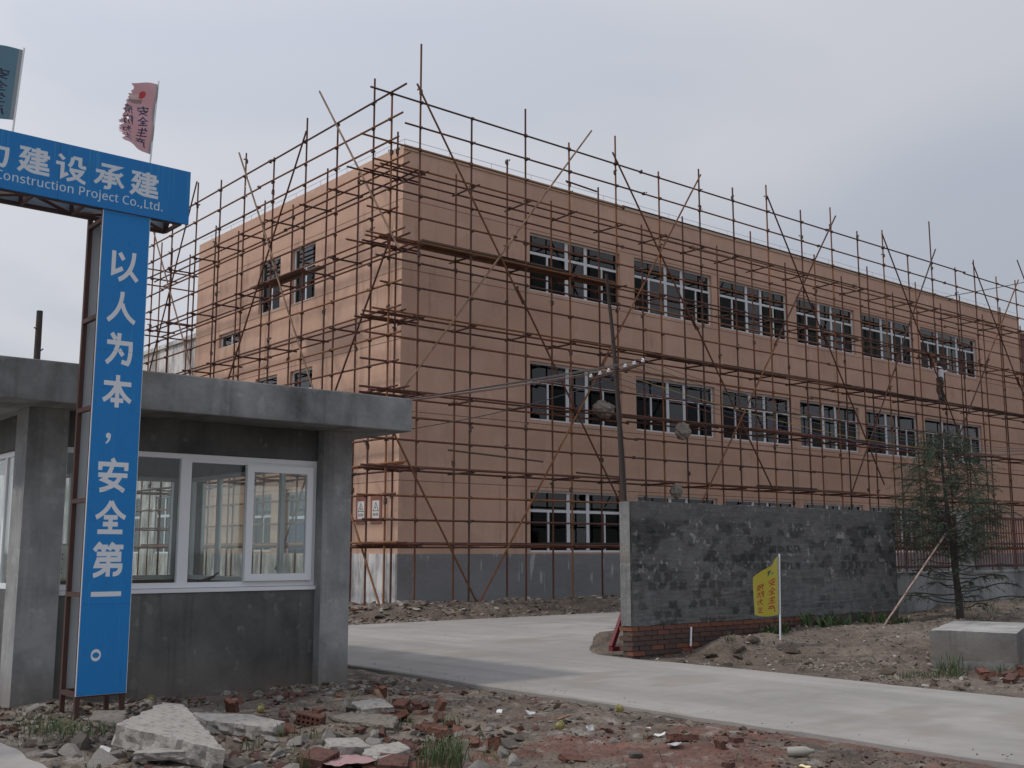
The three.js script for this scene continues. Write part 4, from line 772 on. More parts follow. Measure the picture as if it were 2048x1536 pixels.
function rock(n, sx, sy, sz, det = 3) { // a lump broken along flat faces
  let g = new THREE.IcosahedronGeometry(1, det); g.deleteAttribute('uv'); g.deleteAttribute('normal'); g = mergeVertices(g, 1e-4);
  const p = g.attributes.position, cuts = []; for (let k = 0; k < 13; k++) { const a = hash3(n, k, 1) * 6.28, b = hash3(n, k, 2) * 2 - 1, q = Math.sqrt(1 - b * b); cuts.push([Math.cos(a) * q, b, Math.sin(a) * q, 0.34 + 0.42 * hash3(n, k, 3)]); }
  for (let i = 0; i < p.count; i++) {
    const v = v3(p.getX(i), p.getY(i), p.getZ(i)).multiplyScalar(1.25);
    for (const [x, y, z, d] of cuts) { const s = v.x * x + v.y * y + v.z * z; if (s > d) { v.x -= x * (s - d); v.y -= y * (s - d); v.z -= z * (s - d); } }
    const f = 1 + 0.16 * (fbm(v.x * 3.5 + n * 7, v.y * 3.5, v.z * 3.5 + 3, 3) - 0.5) + 0.10 * (vnoise(v.x * 9 + n, v.y * 9, v.z * 9) - 0.5); p.setXYZ(i, v.x * f * sx * 1.25, v.y * f * sy * 1.25, v.z * f * sz * 1.25);
  }
  return uvBox(toCreasedNormals(g, 0.45));
}
function slabChunk(pts, t, n) { // polygon in metres (x, z) about its own centre
  const out = [];
  pts.forEach((a, i) => { const b = pts[(i + 1) % pts.length], L = Math.hypot(b[0] - a[0], b[1] - a[1]), m = Math.max(2, Math.round(L / 0.035)); for (let k = 0; k < m; k++) { const q = k / m, j = k ? 0.035 * (vnoise(i * 9 + q * m * 0.7, n) - 0.5) : 0, nx = (b[1] - a[1]) / L, nz = -(b[0] - a[0]) / L; out.push(new THREE.Vector2(lerp(a[0], b[0], q) + nx * j, -(lerp(a[1], b[1], q) + nz * j))); } });
  let g = new THREE.ExtrudeGeometry(new THREE.Shape(out), { depth: t, steps: 3, bevelEnabled: true, bevelSize: 0.008, bevelThickness: 0.006, bevelSegments: 1 });
  g.rotateX(-Math.PI / 2); const p = g.attributes.position;
  for (let i = 0; i < p.count; i++) { const x = p.getX(i), y = p.getY(i), z = p.getZ(i), edge = y < t * 0.9 ? 1 : 0; p.setXYZ(i, x + edge * 0.07 * (fbm(x * 9 + y * 30, y * 40, z * 9, 3) - 0.5), y + 0.008 * (fbm(x * 5, z * 5, n, 3) - 0.5), z + edge * 0.05 * (fbm(x * 9 + 7, y * 40, z * 9 + y * 30, 3) - 0.5)); }
  g.deleteAttribute('uv'); g.computeVertexNormals(); return uvBox(g);
}
function brokenBrick(n, len) {
  const g = new THREE.BoxGeometry(len, 0.053, 0.115, 6, 2, 4), p = g.attributes.position;
  for (let i = 0; i < p.count; i++) { let x = p.getX(i), y = p.getY(i), z = p.getZ(i); if (x > len / 2 - 1e-3) x += 0.07 * (fbm(y * 30 + n, z * 22, n, 3) - 0.55); const k = 0.008; p.setXYZ(i, x + k * (hash3(i, n, 1) - 0.5), y + k * (hash3(i, n, 2) - 0.5), z + k * (hash3(i, n, 3) - 0.5)); }
  g.computeVertexNormals(); return uvBox(g);
}
function hollowBrick(len) {
  const s = new THREE.Shape([[-0.115, -0.045], [0.115, -0.045], [0.115, 0.045], [-0.115, 0.045]].map((p) => new THREE.Vector2(...p)));
  for (let i = 0; i < 5; i++) for (let j = 0; j < 2; j++) { const h = new THREE.Path(); h.absarc(-0.084 + i * 0.042, -0.02 + j * 0.04, 0.0125, 0, Math.PI * 2, true); s.holes.push(h); }
  const g = new THREE.ExtrudeGeometry(s, { depth: len, bevelEnabled: false, curveSegments: 7 }); g.translate(0, 0, -len / 2); g.deleteAttribute('uv'); return uvBox(g);
}
// a label for each loose piece: its look, the nearest landmark, and its place among its equals from left to right
const MARKS = [[-11.2, 12.1, 'under the guard house window'], [-9.0, 12.3, 'by the right guard house column'], [-12.1, 12.4, 'by the left guard house column'], [-12.1, 13.4, 'beside the blue sign legs'], [-11.6, 14.9, 'against the large triangular slab'], [-11.05, 14.1, 'along the long low slab'], [-12.3, 15.5, 'by the flat slab at the bottom'], [-11.0, 15.7, 'in the pale rubble heap'], [-10.8, 16.5, 'round the tall grass tuft'], [-9.9, 14.6, 'round the half sunk slab'], [-9.4, 14.1, 'in the red brick pile near the road'], [-9.7, 15.4, 'on bare soil below the brick pile'], [-10.0, 16.5, 'right of the tall grass tuft'], [-9.0, 17.2, 'near the silvery wrapper'], [-3.2, 12.7, 'in front of the bare brick courses'], [-3.9, 13.6, 'at the mound foot near the yellow flag'], [-2.6, 13.3, 'beside the yellow flag pole'], [-3.5, 15.3, 'at the road edge left of the concrete block'], [-3.4, 16.5, 'at the road edge below the concrete block'], [-2.2, 16.5, 'at the foot of the concrete block'], [-12.5, 14.5, 'in the lower left corner']];
const pieces = new Map(), rightward = new THREE.Vector3().crossVectors(FWD, UP).normalize();
function loose(m, look, noun, size, grp, cat) { let best = 1e9, ph = ''; for (const [x, z, t] of MARKS) { const d = Math.hypot(m.position.x - x, m.position.z - z); if (d < best) { best = d; ph = t; } } const key = `${size} ${look} ${noun} ${ph}`; tag(m, key, cat || noun, grp); if (!pieces.has(key)) pieces.set(key, []); pieces.get(key).push(m); }
const centre = (pts) => [pts.reduce((s, p) => s + p[0], 0) / pts.length, pts.reduce((s, p) => s + p[1], 0) / pts.length];
function slab(pts, t, rx, rz, lift, label, mat, n) {
  const c = centre(pts), m = mesh('concrete_slab', slabChunk(pts.map((p) => [p[0] - c[0], p[1] - c[1]]), t, n), mat, null);
  m.position.set(c[0], gh(c[0], c[1]) + lift, c[1]); m.rotation.set(rx, 0, rz); return tag(m, label, 'concrete slab');
}
slab([[-12.41, 14.9], [-11.76, 14.13], [-11.62, 14.2], [-11.90, 15.35], [-11.96, 15.66], [-12.2, 15.25]], 0.14, 0.10, -0.09, 0.04, 'large pale triangular piece of broken concrete slab beside the blue sign foot', M.chunk, 1);
slab([[-12.42, 15.29], [-12.15, 15.0], [-11.79, 15.07], [-12.0, 15.46]], 0.05, 0.03, 0.0, 0.03, 'flat pale slab fragment with a straight edge at the bottom of the photo', M.chunk, 2);
slab([[-11.30, 13.72], [-11.36, 14.12], [-11.05, 14.64], [-10.84, 14.44], [-10.93, 14.0]], 0.09, 0.03, -0.03, 0.0, 'long low concrete slab lying behind the triangular piece', M.chunk, 3);
slab([[-12.05, 13.42], [-11.9, 13.1], [-11.72, 13.3], [-11.95, 13.87]], 0.07, 0.02, 0.06, 0.0, 'dull grey slab lying between the legs of the blue sign', M.chunkDark, 4);
slab([[-11.12, 16.1], [-11.05, 15.98], [-10.77, 16.0], [-10.81, 16.2], [-11.12, 16.3]], 0.06, 0.05, 0.05, 0.04, 'pale square slab fragment beside the tall grass tuft', M.chunk, 5);
slab([[-11.3, 15.95], [-11.2, 15.72], [-10.95, 15.74], [-11.02, 16.02]], 0.07, 0.08, -0.06, 0.05, 'pale slab fragment tilted on the rubble heap above a hollow brick', M.chunk, 6);
slab([[-10.26, 14.22], [-10.31, 14.55], [-10.14, 15.0], [-9.82, 14.6], [-10.05, 14.2]], 0.06, 0, 0.02, -0.03, 'wide flat slab half sunk in the soil in the middle of the rubble', M.chunkDark, 7);
slab([[-9.98, 14.28], [-9.92, 14.02], [-9.68, 14.1], [-9.74, 14.4]], 0.06, 0.1, 0.12, 0.03, 'pale pink slab fragment with brick stuck underneath near the red bricks', M.chunk, 8);
{
  const CH = [0, 1, 2, 3, 4, 5].map((k) => rock(k + 3, 1, 0.62 + 0.25 * hash3(k, 1, 1), 0.8));
  const spots = [[-10.17, 11.95, 0.07], [-9.91, 12.15, 0.06], [-9.94, 12.69, 0.07], [-9.83, 13.28, 0.06], [-10.37, 12.58, 0.08], [-11.1, 15.18, 0.1], [-11.42, 15.46, 0.08], [-11.1, 15.46, 0.12], [-10.98, 15.83, 0.13], [-10.81, 15.12, 0.1], [-11.19, 15.6, 0.09], [-11.84, 15.61, 0.09], [-11.8, 15.89, 0.1], [-11.62, 16.03, 0.08], [-12.57, 14.5, 0.1], [-12.45, 14.34, 0.13], [-12.51, 14.93, 0.12], [-12.68, 14.41, 0.07], [-10.32, 16.76, 0.1], [-9.99, 16.25, 0.09], [-10.67, 16.82, 0.09], [-9.74, 13.58, 0.07], [-9.46, 13.58, 0.05], [-9.96, 14.04, 0.08], [-9.86, 14.13, 0.06], [-12.15, 12.35, 0.08], [-11.3, 12.6, 0.06], [-11.55, 12.9, 0.07], [-10.9, 13.3, 0.06], [-10.62, 15.5, 0.08], [-10.45, 15.2, 0.07], [-10.8, 15.4, 0.09], [-11.3, 15.85, 0.07], [-10.2, 16.5, 0.08], [-10.5, 16.4, 0.07], [-9.7, 16.1, 0.05], [-9.4, 15.4, 0.05], [-11.7, 14.9, 0.07], [-12.2, 15.6, 0.08], [-12.05, 15.75, 0.07], [-10.95, 14.9, 0.06], [-11.2, 14.9, 0.07], [-9.2, 16.6, 0.05], [-9.6, 17.2, 0.06], [-12.3, 14.7, 0.08], [-12.75, 14.75, 0.05], [-11.95, 14.75, 0.06], [-10.1, 13.0, 0.05], [-10.75, 12.3, 0.06], [-9.3, 12.6, 0.06], [-9.1, 12.3, 0.05]];
  spots.forEach(([x, z, s], i) => { const m = mesh('concrete_chunk', CH[i % 6], i % 4 === 3 ? M.chunkDark : M.chunk); m.position.set(x, gh(x, z) + s * 0.12, z); m.scale.setScalar(s * rr(0.85, 1.1)); m.rotation.set(rr(-0.3, 0.3), rr(0, 6.3), rr(-0.3, 0.3)); loose(m, i % 4 === 3 ? 'dull' : 'pale', 'concrete chunk', s > 0.09 ? 'big' : s > 0.06 ? 'middling' : 'small', 'concrete chunks in the rubble'); });
  for (const [x, z, s] of [[-4.34, 12.75, 0.05], [-3.5, 12.75, 0.1], [-3.15, 12.95, 0.14], [-2.75, 12.9, 0.13], [-3.33, 13.1, 0.09], [-4.2, 13.13, 0.06], [-3.9, 13.38, 0.08], [-3.6, 13.5, 0.07], [-3.9, 15.39, 0.08], [-3.24, 15.24, 0.1], [-3.6, 14.3, 0.06], [-2.4, 13.3, 0.12], [-3.0, 14.0, 0.07], [-3.97, 16.29, 0.07], [-3.68, 16.5, 0.06], [-4.05, 16.6, 0.05], [-3.3, 16.6, 0.06]]) { const m = mesh('soil_lump', CH[Math.floor(rnd() * 6)], std({ color: lin(0.62, 0.52, 0.42), map: chunkT, bumpMap: chunkB, bumpScale: 0.03 })); m.position.set(x, gh(x, z) + s * 0.2, z); m.scale.set(s, s * 0.8, s); m.rotation.y = rr(0, 6); loose(m, 'pale', 'clay lump', s > 0.09 ? 'big' : 'small', 'lumps along the mound foot', 'lump'); }
  const BR = [0, 1, 2, 3].map((k) => brokenBrick(k, [0.24, 0.15, 0.11, 0.19][k])), HB = [hollowBrick(0.115), hollowBrick(0.2)];
  const bs = [[-10.7, 13.22], [-10.73, 13.81], [-10.56, 13.94], [-10.31, 13.76], [-9.4, 14.17], [-9.32, 14.25], [-9.62, 14.33], [-9.86, 15.26], [-9.81, 15.13], [-10.44, 15.67], [-10.29, 15.07], [-10.09, 16.02], [-10.32, 15.83], [-9.06, 13.92], [-10.36, 14.84], [-10.11, 16.29], [-10.74, 14.36], [-10.93, 14.54], [-9.53, 14.81], [-9.68, 14.87], [-10.33, 12.62], [-9.78, 14.4], [-9.5, 14.25], [-9.45, 14.4], [-9.25, 14.05], [-9.35, 13.85], [-9.55, 14.0], [-9.66, 13.9], [-10.62, 14.05], [-10.48, 14.1], [-9.9, 15.0], [-9.7, 15.3], [-9.6, 15.05], [-10.0, 15.5], [-9.3, 14.5], [-9.2, 14.35], [-9.85, 14.6], [-10.15, 15.7], [-10.05, 15.85], [-10.2, 13.9], [-9.15, 13.3], [-9.0, 13.0], [-8.9, 12.7], [-9.5, 13.1], [-8.75, 16.9], [-8.9, 17.4], [-9.3, 17.8], [-9.0, 17.9], [-9.9, 16.9], [-8.6, 17.3], [-11.35, 16.2], [-11.2, 16.3], [-10.9, 16.45]];
  bs.forEach(([x, z], i) => { const m = mesh('broken_brick', BR[i % 4], M.redBricks[i % 4]); m.scale.setScalar(rr(0.6, 0.95)); m.position.set(x, gh(x, z) + rr(-0.012, 0.022), z); m.rotation.set(rr(-0.5, 0.5), rr(0, 6.3), i % 5 === 0 ? rr(0.9, 1.5) : rr(-0.3, 0.3)); loose(m, 'broken', 'red brick', ['long', 'half', 'short', 'cracked'][i % 4], 'broken bricks in the rubble', 'brick'); });
  for (const [x, z, r, k] of [[-11.42, 16.0, 0.5, 1], [-11.05, 16.36, 0.9, 1], [-10.45, 14.2, 2.2, 0], [-9.52, 14.2, 0.7, 0]]) { const m = mesh('hollow_brick', HB[k], M.redBricks[k]); m.position.set(x, gh(x, z) + 0.045, z); m.rotation.set(0.1, r, 0.08); loose(m, 'hollow', 'red brick', k ? 'long' : 'short', 'hollow bricks in the rubble', 'brick'); }
  for (const [x, z] of [[-3.0, 16.4], [-2.84, 16.25], [-2.4, 16.32], [-3.07, 16.7], [-1.99, 16.3], [-2.2, 16.6], [-2.6, 16.6], [-2.75, 16.75], [-1.7, 16.7], [-2.3, 16.85], [-1.6, 16.3]]) { const m = mesh('broken_brick', BR[Math.floor(rnd() * 4)], M.redBricks[Math.floor(rnd() * 4)]); m.position.set(x, gh(x, z) + rr(0.02, 0.09), z); m.rotation.set(rr(-0.5, 0.5), rr(0, 6), rr(-0.5, 0.5)); loose(m, 'broken', 'red brick', 'dusty', 'broken bricks by the concrete block', 'brick'); }
  // the block on the mound
  const A = [-2.19, 15.61], Bq = [-1.69, 16.44], D = [1.74, -1.32];
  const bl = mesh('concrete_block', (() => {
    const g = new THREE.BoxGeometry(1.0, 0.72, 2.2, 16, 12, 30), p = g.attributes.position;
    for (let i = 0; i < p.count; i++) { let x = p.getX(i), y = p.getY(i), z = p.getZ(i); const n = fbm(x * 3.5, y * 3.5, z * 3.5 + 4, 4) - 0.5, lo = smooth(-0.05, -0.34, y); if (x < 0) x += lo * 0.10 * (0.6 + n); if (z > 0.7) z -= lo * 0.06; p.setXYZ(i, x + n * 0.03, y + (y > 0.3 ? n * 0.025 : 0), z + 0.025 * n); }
    g.computeVertexNormals(); const u = uvBox(g), q = u.attributes.position, nn = u.attributes.normal, cc = new Float32Array(q.count * 3); for (let i = 0; i < q.count; i++) { const t = nn.getY(i) > 0.5 ? 1.55 : 0.8; cc.set([t, t, t], i * 3); } u.setAttribute('color', new THREE.BufferAttribute(cc, 3)); return u;  // light painted into vertex colours: sides darkened as shade, dusty top brightened
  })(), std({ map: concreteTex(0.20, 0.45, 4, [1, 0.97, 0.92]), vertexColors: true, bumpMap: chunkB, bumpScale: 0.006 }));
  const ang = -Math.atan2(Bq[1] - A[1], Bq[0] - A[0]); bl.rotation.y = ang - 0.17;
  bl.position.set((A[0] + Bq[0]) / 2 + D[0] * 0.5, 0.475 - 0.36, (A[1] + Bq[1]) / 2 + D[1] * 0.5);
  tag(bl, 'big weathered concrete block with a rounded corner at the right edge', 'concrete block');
}
{ // small stones, clods and crumbs nobody could count
  const vs = [0, 1, 2].map((k) => rock(k + 20, 1, k === 2 ? 0.3 : 0.6, 0.85, 1)), o = new THREE.Object3D(), c = new THREE.Color();
  const scatter = (name, label, n, mat, pick, size, colour) => {
    const lists = [[], [], []]; let guard = 0, got = 0;
    while (got < n && guard++ < n * 30) { const q = pick(); if (!q) continue; lists[got % 3].push([...q, size(q)]); got++; }
    const G = tag(group(name), label, null, null, 'stuff');
    lists.forEach((l, k) => {
      const im = new THREE.InstancedMesh(vs[k], mat, l.length); im.name = 'pieces'; im.userData.kind = 'stuff'; im.castShadow = im.receiveShadow = true;
      l.forEach(([x, z, s], i) => { o.position.set(x, gh(x, z) + s * rr(-0.15, 0.25), z); o.scale.set(s * rr(0.8, 1.4), s * rr(0.6, 1.1), s * rr(0.7, 1.2)); o.rotation.set(rr(-0.4, 0.4), rr(0, 6.3), rr(-0.4, 0.4)); o.updateMatrix(); im.setMatrixAt(i, o.matrix); im.setColorAt(i, c.setRGB(...colour(x, z))); });
      G.add(im);
    });
  };
  const wm = std({ color: lin(1, 1, 1), bumpMap: chunkB, bumpScale: 0.01, roughness: 1 });
  const pal = [[0.30, 0.255, 0.21], [0.225, 0.182, 0.143], [0.165, 0.125, 0.095], [0.345, 0.31, 0.268]], red = [[0.165, 0.07, 0.05], [0.135, 0.062, 0.05], [0.19, 0.095, 0.07]];
  const jit = (a) => { const k = rr(0.75, 1.2); return a.map((q) => q * k); };
  scatter('rubble', 'fine grey rubble and plaster crumbs along the foot of the guard house', 6500, wm, () => { const x = rr(-12.8, -7.9), z = 11.85 + Math.pow(rnd(), 1.1) * 5.4; if (onRoad(x, z) > -0.12) return null; const d = fbm(x * 1.5 + 2, z * 1.5, 61, 4), near = smooth(14.8, 12.2, z + (x + 11) * 0.5); const heap = bumpAt(x, z, -11.1, 15.6, 0.9, 1.3); return rnd() < clamp(near * 1.0 + heap * 0.9 + 0.15, 0, 1) * smooth(0.34, 0.56, d) ? [x, z] : null; }, () => 0.007 + 0.05 * Math.pow(rnd(), 3.4), (x, z) => { const r = smooth(0.5, 0.62, fbm(x * 1.3, z * 1.3, 71, 3)) * smooth(-11.5, -9.5, x); return jit(rnd() < 0.12 + r * 0.6 ? red[Math.floor(rnd() * 3)] : pal[Math.floor(rnd() * 4)]); });
  scatter('brick_crumbs', 'red brick crumbs and pale grit trodden into the bare soil', 3600, wm, () => { const x = rr(-11.4, -7.8), z = rr(13.5, 19.4); if (onRoad(x, z) > -0.1) return null; return rnd() < smooth(0.42, 0.62, fbm(x * 2.1 + 4, z * 2.1, 41, 4)) ? [x, z] : null; }, () => 0.004 + 0.018 * Math.pow(rnd(), 4), () => jit(rnd() < 0.55 ? red[Math.floor(rnd() * 3)] : pal[Math.floor(rnd() * 4)]));
  scatter('soil_clods', 'loose clods and stones over the soil mound on the right', 6500, std({ roughness: 1 }), () => { const x = rr(-4.3, 5), z = rr(11.2, 17.2); if (onRoad(x, z) > 0.02 || (z < 12.15 && x < 2.4)) return null; return rnd() < 0.35 + 0.65 * smooth(0.4, 0.65, fbm(x * 2, z * 2, 81, 3)) ? [x, z] : null; }, () => 0.006 + 0.032 * Math.pow(rnd(), 3), () => jit(rnd() < 0.12 ? [0.33, 0.30, 0.26] : rnd() < 0.5 ? [0.20, 0.165, 0.135] : [0.15, 0.118, 0.095]));
  scatter('spoil', 'spoil and broken mortar heaped along the foot of the scaffolding', 5200, wm, () => { const x = rr(-4, 12), z = rr(0.1, 3.9); return onRoad(x, z) > -0.03 ? null : [x, z]; }, (q) => 0.012 + (0.03 + (q[0] < 0 ? 0.07 : 0.03)) * Math.pow(rnd(), 3), (x) => jit(rnd() < (x < 0.5 ? 0.5 : 0.25) ? pal[Math.floor(rnd() * 4)] : [0.19, 0.15, 0.12]));
  scatter('grit', 'grit and crumbs of soil dusted over the concrete road', 2600, wm, () => { const x = rr(-7.7, -0.5), z = rr(3.8, 19), e = onRoad(x, z); return e > 0 && rnd() < 0.05 + Math.exp(-e * 5) + (z < 11.6 ? 0.5 * smooth(-5.2, -3.2, x) : 0) ? [x, z] : null; }, () => 0.003 + 0.009 * Math.pow(rnd(), 3), () => jit([0.2, 0.165, 0.135]));
}
// crumbs on the road lie on its surface: the road top is 3 cm above the graded soil
scene.getObjectByName('grit').position.y = 0.095;

// ------------------------------------------------------------------ grass and weeds
{
  const blades = (list, name, label, wide, colr) => {
    const P = [], C = [];
    for (const [cx, cz, n, r, h] of list) for (let k = 0; k < n; k++) {
      const a = rr(0, 6.28), d = r * Math.sqrt(rnd()), x = cx + Math.cos(a) * d, z = cz + Math.sin(a) * d, y = gh(x, z) - 0.01, H = h * rr(0.45, 1.1), w = wide * rr(0.6, 1.2), la = rr(0, 6.28), ln = H * rr(0.15, 0.75), fa = la + 1.57 + rr(-0.5, 0.5);
      const sx = Math.cos(fa) * w, sz = Math.sin(fa) * w, ax = Math.cos(la), az = Math.sin(la), kk = rr(0.65, 1.3), c = colr.map((q) => q * kk), dry = rnd() < 0.18, cc = dry ? [0.16 * kk, 0.13 * kk, 0.06 * kk] : c;
      const pt = (t) => [x + ax * ln * t * t, y + H * (t - 0.25 * t * t * (ln / H)), z + az * ln * t * t];
      const q0 = pt(0), q1 = pt(0.45), q2 = pt(0.8), q3 = pt(1), L = (q, s) => [q[0] - sx * s, q[1], q[2] - sz * s], R2 = (q, s) => [q[0] + sx * s, q[1], q[2] + sz * s];
      for (const t of [[L(q0, 0.8), R2(q0, 0.8), L(q1, 1)], [R2(q0, 0.8), R2(q1, 1), L(q1, 1)], [L(q1, 1), R2(q1, 1), L(q2, 0.7)], [R2(q1, 1), R2(q2, 0.7), L(q2, 0.7)], [L(q2, 0.7), R2(q2, 0.7), q3]]) for (const v of t) { P.push(...v); C.push(...cc); }
    }
    const g = new THREE.BufferGeometry(); g.setAttribute('position', new THREE.Float32BufferAttribute(P, 3)); g.setAttribute('color', new THREE.Float32BufferAttribute(C, 3)); g.computeVertexNormals();
    tag(mesh(name, g, new THREE.MeshPhysicalMaterial({ vertexColors: true, roughness: 0.8, side: THREE.DoubleSide, transmission: 0.3, thickness: 0 })), label, null, null, 'stuff');
  };
  const tufts = [[-10.8, 16.55, 150, 0.16, 0.27], [-10.62, 16.42, 90, 0.12, 0.24], [-11.55, 16.02, 34, 0.08, 0.17], [-11.49, 15.14, 14, 0.08, 0.16], [-9.63, 15.1, 36, 0.1, 0.14], [-12.35, 12.95, 60, 0.2, 0.14], [-12.3, 13.25, 90, 0.2, 0.16], [-12.23, 13.5, 90, 0.18, 0.15], [-12.1, 13.72, 60, 0.14, 0.14], [-11.98, 14.95, 16, 0.08, 0.12], [-10.96, 14.68, 18, 0.08, 0.14], [-10.81, 14.81, 22, 0.1, 0.12], [-10.0, 14.75, 26, 0.12, 0.10], [-9.85, 14.72, 18, 0.1, 0.1], [-12.1, 15.75, 14, 0.06, 0.14], [-10.35, 16.55, 40, 0.2, 0.12], [-11.1, 16.4, 20, 0.1, 0.15], [-9.4, 13.2, 14, 0.08, 0.1], [-12.5, 13.9, 40, 0.25, 0.08]];
  for (let k = 0; k < 60; k++) tufts.push([rr(-12.7, -8.4), rr(12.2, 18), Math.floor(rr(3, 10)), 0.06, rr(0.05, 0.11)]);
  blades(tufts, 'grass', 'tufts of green grass growing through the rubble', 0.0035, [0.075, 0.115, 0.035]);
  const rt = [[-2.59, 15.72, 80, 0.16, 0.30], [-2.75, 15.85, 60, 0.2, 0.16], [-3.02, 15.9, 70, 0.22, 0.12], [-3.3, 15.7, 70, 0.2, 0.12], [-3.5, 15.5, 40, 0.2, 0.09], [-2.3, 16.2, 40, 0.14, 0.16], [-3.05, 12.7, 34, 0.1, 0.13], [-2.9, 13.6, 30, 0.2, 0.08], [4.6, 12.6, 60, 0.5, 0.14]];
  for (let k = 0; k < 46; k++) rt.push([rr(-4, 3), rr(12.4, 16), Math.floor(rr(3, 9)), 0.07, rr(0.04, 0.09)]);
  blades(rt, 'grass', 'green grass on the mound and round the concrete block', 0.0045, [0.055, 0.09, 0.03]);
  const weeds = []; for (let k = 0; k < 26; k++) { const t = rnd(); weeds.push([lerp(-1.9, 2.0, t), 12.28 + rr(0, 0.16), Math.floor(rr(8, 18)), 0.10, rr(0.16, 0.28) * (0.6 + 0.5 * Math.sin(t * 3.1))]); }
  blades(weeds, 'weeds', 'broad leaved green weeds along the foot of the plastered wall', 0.02, [0.07, 0.125, 0.035]);
}

// ------------------------------------------------------------------ litter
{
  const cup = (() => { const g = new THREE.SphereGeometry(0.036, 18, 12, 0, 6.283, 0.5, 2.6), p = g.attributes.position; for (let i = 0; i < p.count; i++) { const k = 1 + 0.35 * (fbm(p.getX(i) * 30 + 4, p.getY(i) * 30, p.getZ(i) * 30 + 2, 2) - 0.5); p.setXYZ(i, p.getX(i) * k, p.getY(i) * k, p.getZ(i) * k); } g.computeVertexNormals(); return g; })();
  const ym = new THREE.MeshPhysicalMaterial({ color: lin(0.52, 0.46, 0.2), roughness: 0.25, transmission: 0.7, thickness: 0, side: THREE.DoubleSide });
  [[-11.07, 12.23, 'by the guard house wall'], [-10.58, 13.53, 'among the bricks'], [-8.06, 15.55, 'at the road edge'], [-9.11, 15.89, 'on the bare soil'], [-3.4, 10.28, 'beyond the wall end']].forEach(([x, z, w]) => {
    const g = tag(group('plastic_cup', x, gh(x, z) + 0.035, z, rr(0, 6)), `crumpled yellow plastic cup ${w}`, 'cup', 'yellow cups thrown about'); g.rotation.z = rr(0.6, 1.4);
    mesh('cup_shell', cup, ym, g); mesh('rim', new THREE.TorusGeometry(0.033, 0.004, 5, 16).rotateX(1.57).translate(0, 0.026, 0), std({ color: lin(0.30, 0.30, 0.04), roughness: 0.4 }), g);
  });
  const scrap = (n, sx, sz) => { const g = new THREE.PlaneGeometry(sx, sz, 8, 6); g.rotateX(-1.57); const p = g.attributes.position; for (let i = 0; i < p.count; i++) p.setY(i, 0.05 * fbm(p.getX(i) * 14 + n, p.getZ(i) * 14, n, 3) + 0.35 * Math.abs(p.getX(i)) * (n % 2)); g.computeVertexNormals(); return g; };
  const paper = std({ color: lin(0.62, 0.60, 0.58), side: THREE.DoubleSide, roughness: 0.8 }), cream = std({ color: lin(0.72, 0.60, 0.34), side: THREE.DoubleSide }), foil = std({ color: lin(0.5, 0.49, 0.5), side: THREE.DoubleSide, roughness: 0.35, metalness: 0.3 });
  [[-9.07, 17.11, 0.12, 0.1, foil, 'folded silvery wrapper on the red soil near the bottom'], [-9.0, 18.18, 0.09, 0.08, cream, 'cream scrap of card at the bottom edge of the photo'], [-8.95, 16.06, 0.05, 0.07, paper, 'upright torn white scrap on the soil'], [-8.83, 15.19, 0.09, 0.06, foil, 'grey crumpled wrapper on bare soil left of the cups'], [-8.76, 16.68, 0.09, 0.06, paper, 'white and red torn wrapper above the silvery one'], [-4.34, 14.16, 0.17, 0.09, paper, 'flat white scrap of foam beside the far road edge'], [-9.01, 15.0, 0.10, 0.05, paper, 'white scrap lying next to a red brick sliver'], [-12.37, 14.59, 0.10, 0.08, paper, 'small white bag in the dirt near the lower left'], [-9.58, 14.02, 0.06, 0.06, paper, 'bright white lump of foam among the red bricks'], [-4.5, 12.55, 0.12, 0.08, paper, 'white torn box at the foot of the brick wall end'], [-8.6, 16.4, 0.04, 0.04, paper, 'tiny white scrap near the road edge']].forEach(([x, z, a, b, m, lab], i) => { const s = mesh('scrap', scrap(i, a, b), m); s.position.set(x, gh(x, z) + 0.01, z); s.rotation.set(rr(-0.2, 0.2), rr(0, 6), rr(-0.2, 0.3)); if (i === 2) s.rotation.x = 1.2; tag(s, lab, 'litter'); });
  [[-10.2, 15.75, 0.42, 1.1, 'pale peeled lath lying by the tall grass tuft'], [-8.75, 15.55, 0.2, 0.3, 'short weathered wood sliver on the soil between the cups'], [-9.65, 14.1, 0.26, 2.0, 'upright pale wood offcut among the red bricks'], [-8.9, 16.9, 0.16, 0.6, 'thin splinter of wood beside the white torn wrapper']].forEach(([x, z, L, r, lab], i) => { const m = mesh('wood_offcut', new THREE.BoxGeometry(L, 0.014, i === 2 ? 0.07 : 0.03, 6, 1, 1), M.bamboo); m.position.set(x, gh(x, z) + (i === 2 ? 0.08 : 0.025), z); m.rotation.set(rr(-0.2, 0.2), r, i === 2 ? 0.9 : rr(-0.08, 0.08)); tag(m, lab, 'wood offcut'); });
  const pv = mesh('plastic_bottle', (() => { const g = new THREE.LatheGeometry([[0, 0], [0.034, 0.002], [0.036, 0.1], [0.03, 0.14], [0.014, 0.17], [0.014, 0.19], [0, 0.19]].map((q) => new THREE.Vector2(...q)), 14); g.rotateZ(1.5); return g; })(), std({ color: lin(0.3, 0.28, 0.24), roughness: 0.7 })); pv.position.set(-8.62, gh(-8.62, 17.78) + 0.03, 17.78); pv.rotation.y = 2.3; tag(pv, 'dusty pale bottle lying on the soil near the road', 'bottle');
  const pink = mesh('plastic_sheet', scrap(12, 0.34, 0.3), std({ color: lin(0.36, 0.22, 0.215), side: THREE.DoubleSide, roughness: 0.6 })); pink.position.set(-11.3, gh(-11.3, 16.15) + 0.05, 16.15); tag(pink, 'torn pink plastic sheet among the chunks at the bottom', 'plastic sheet');
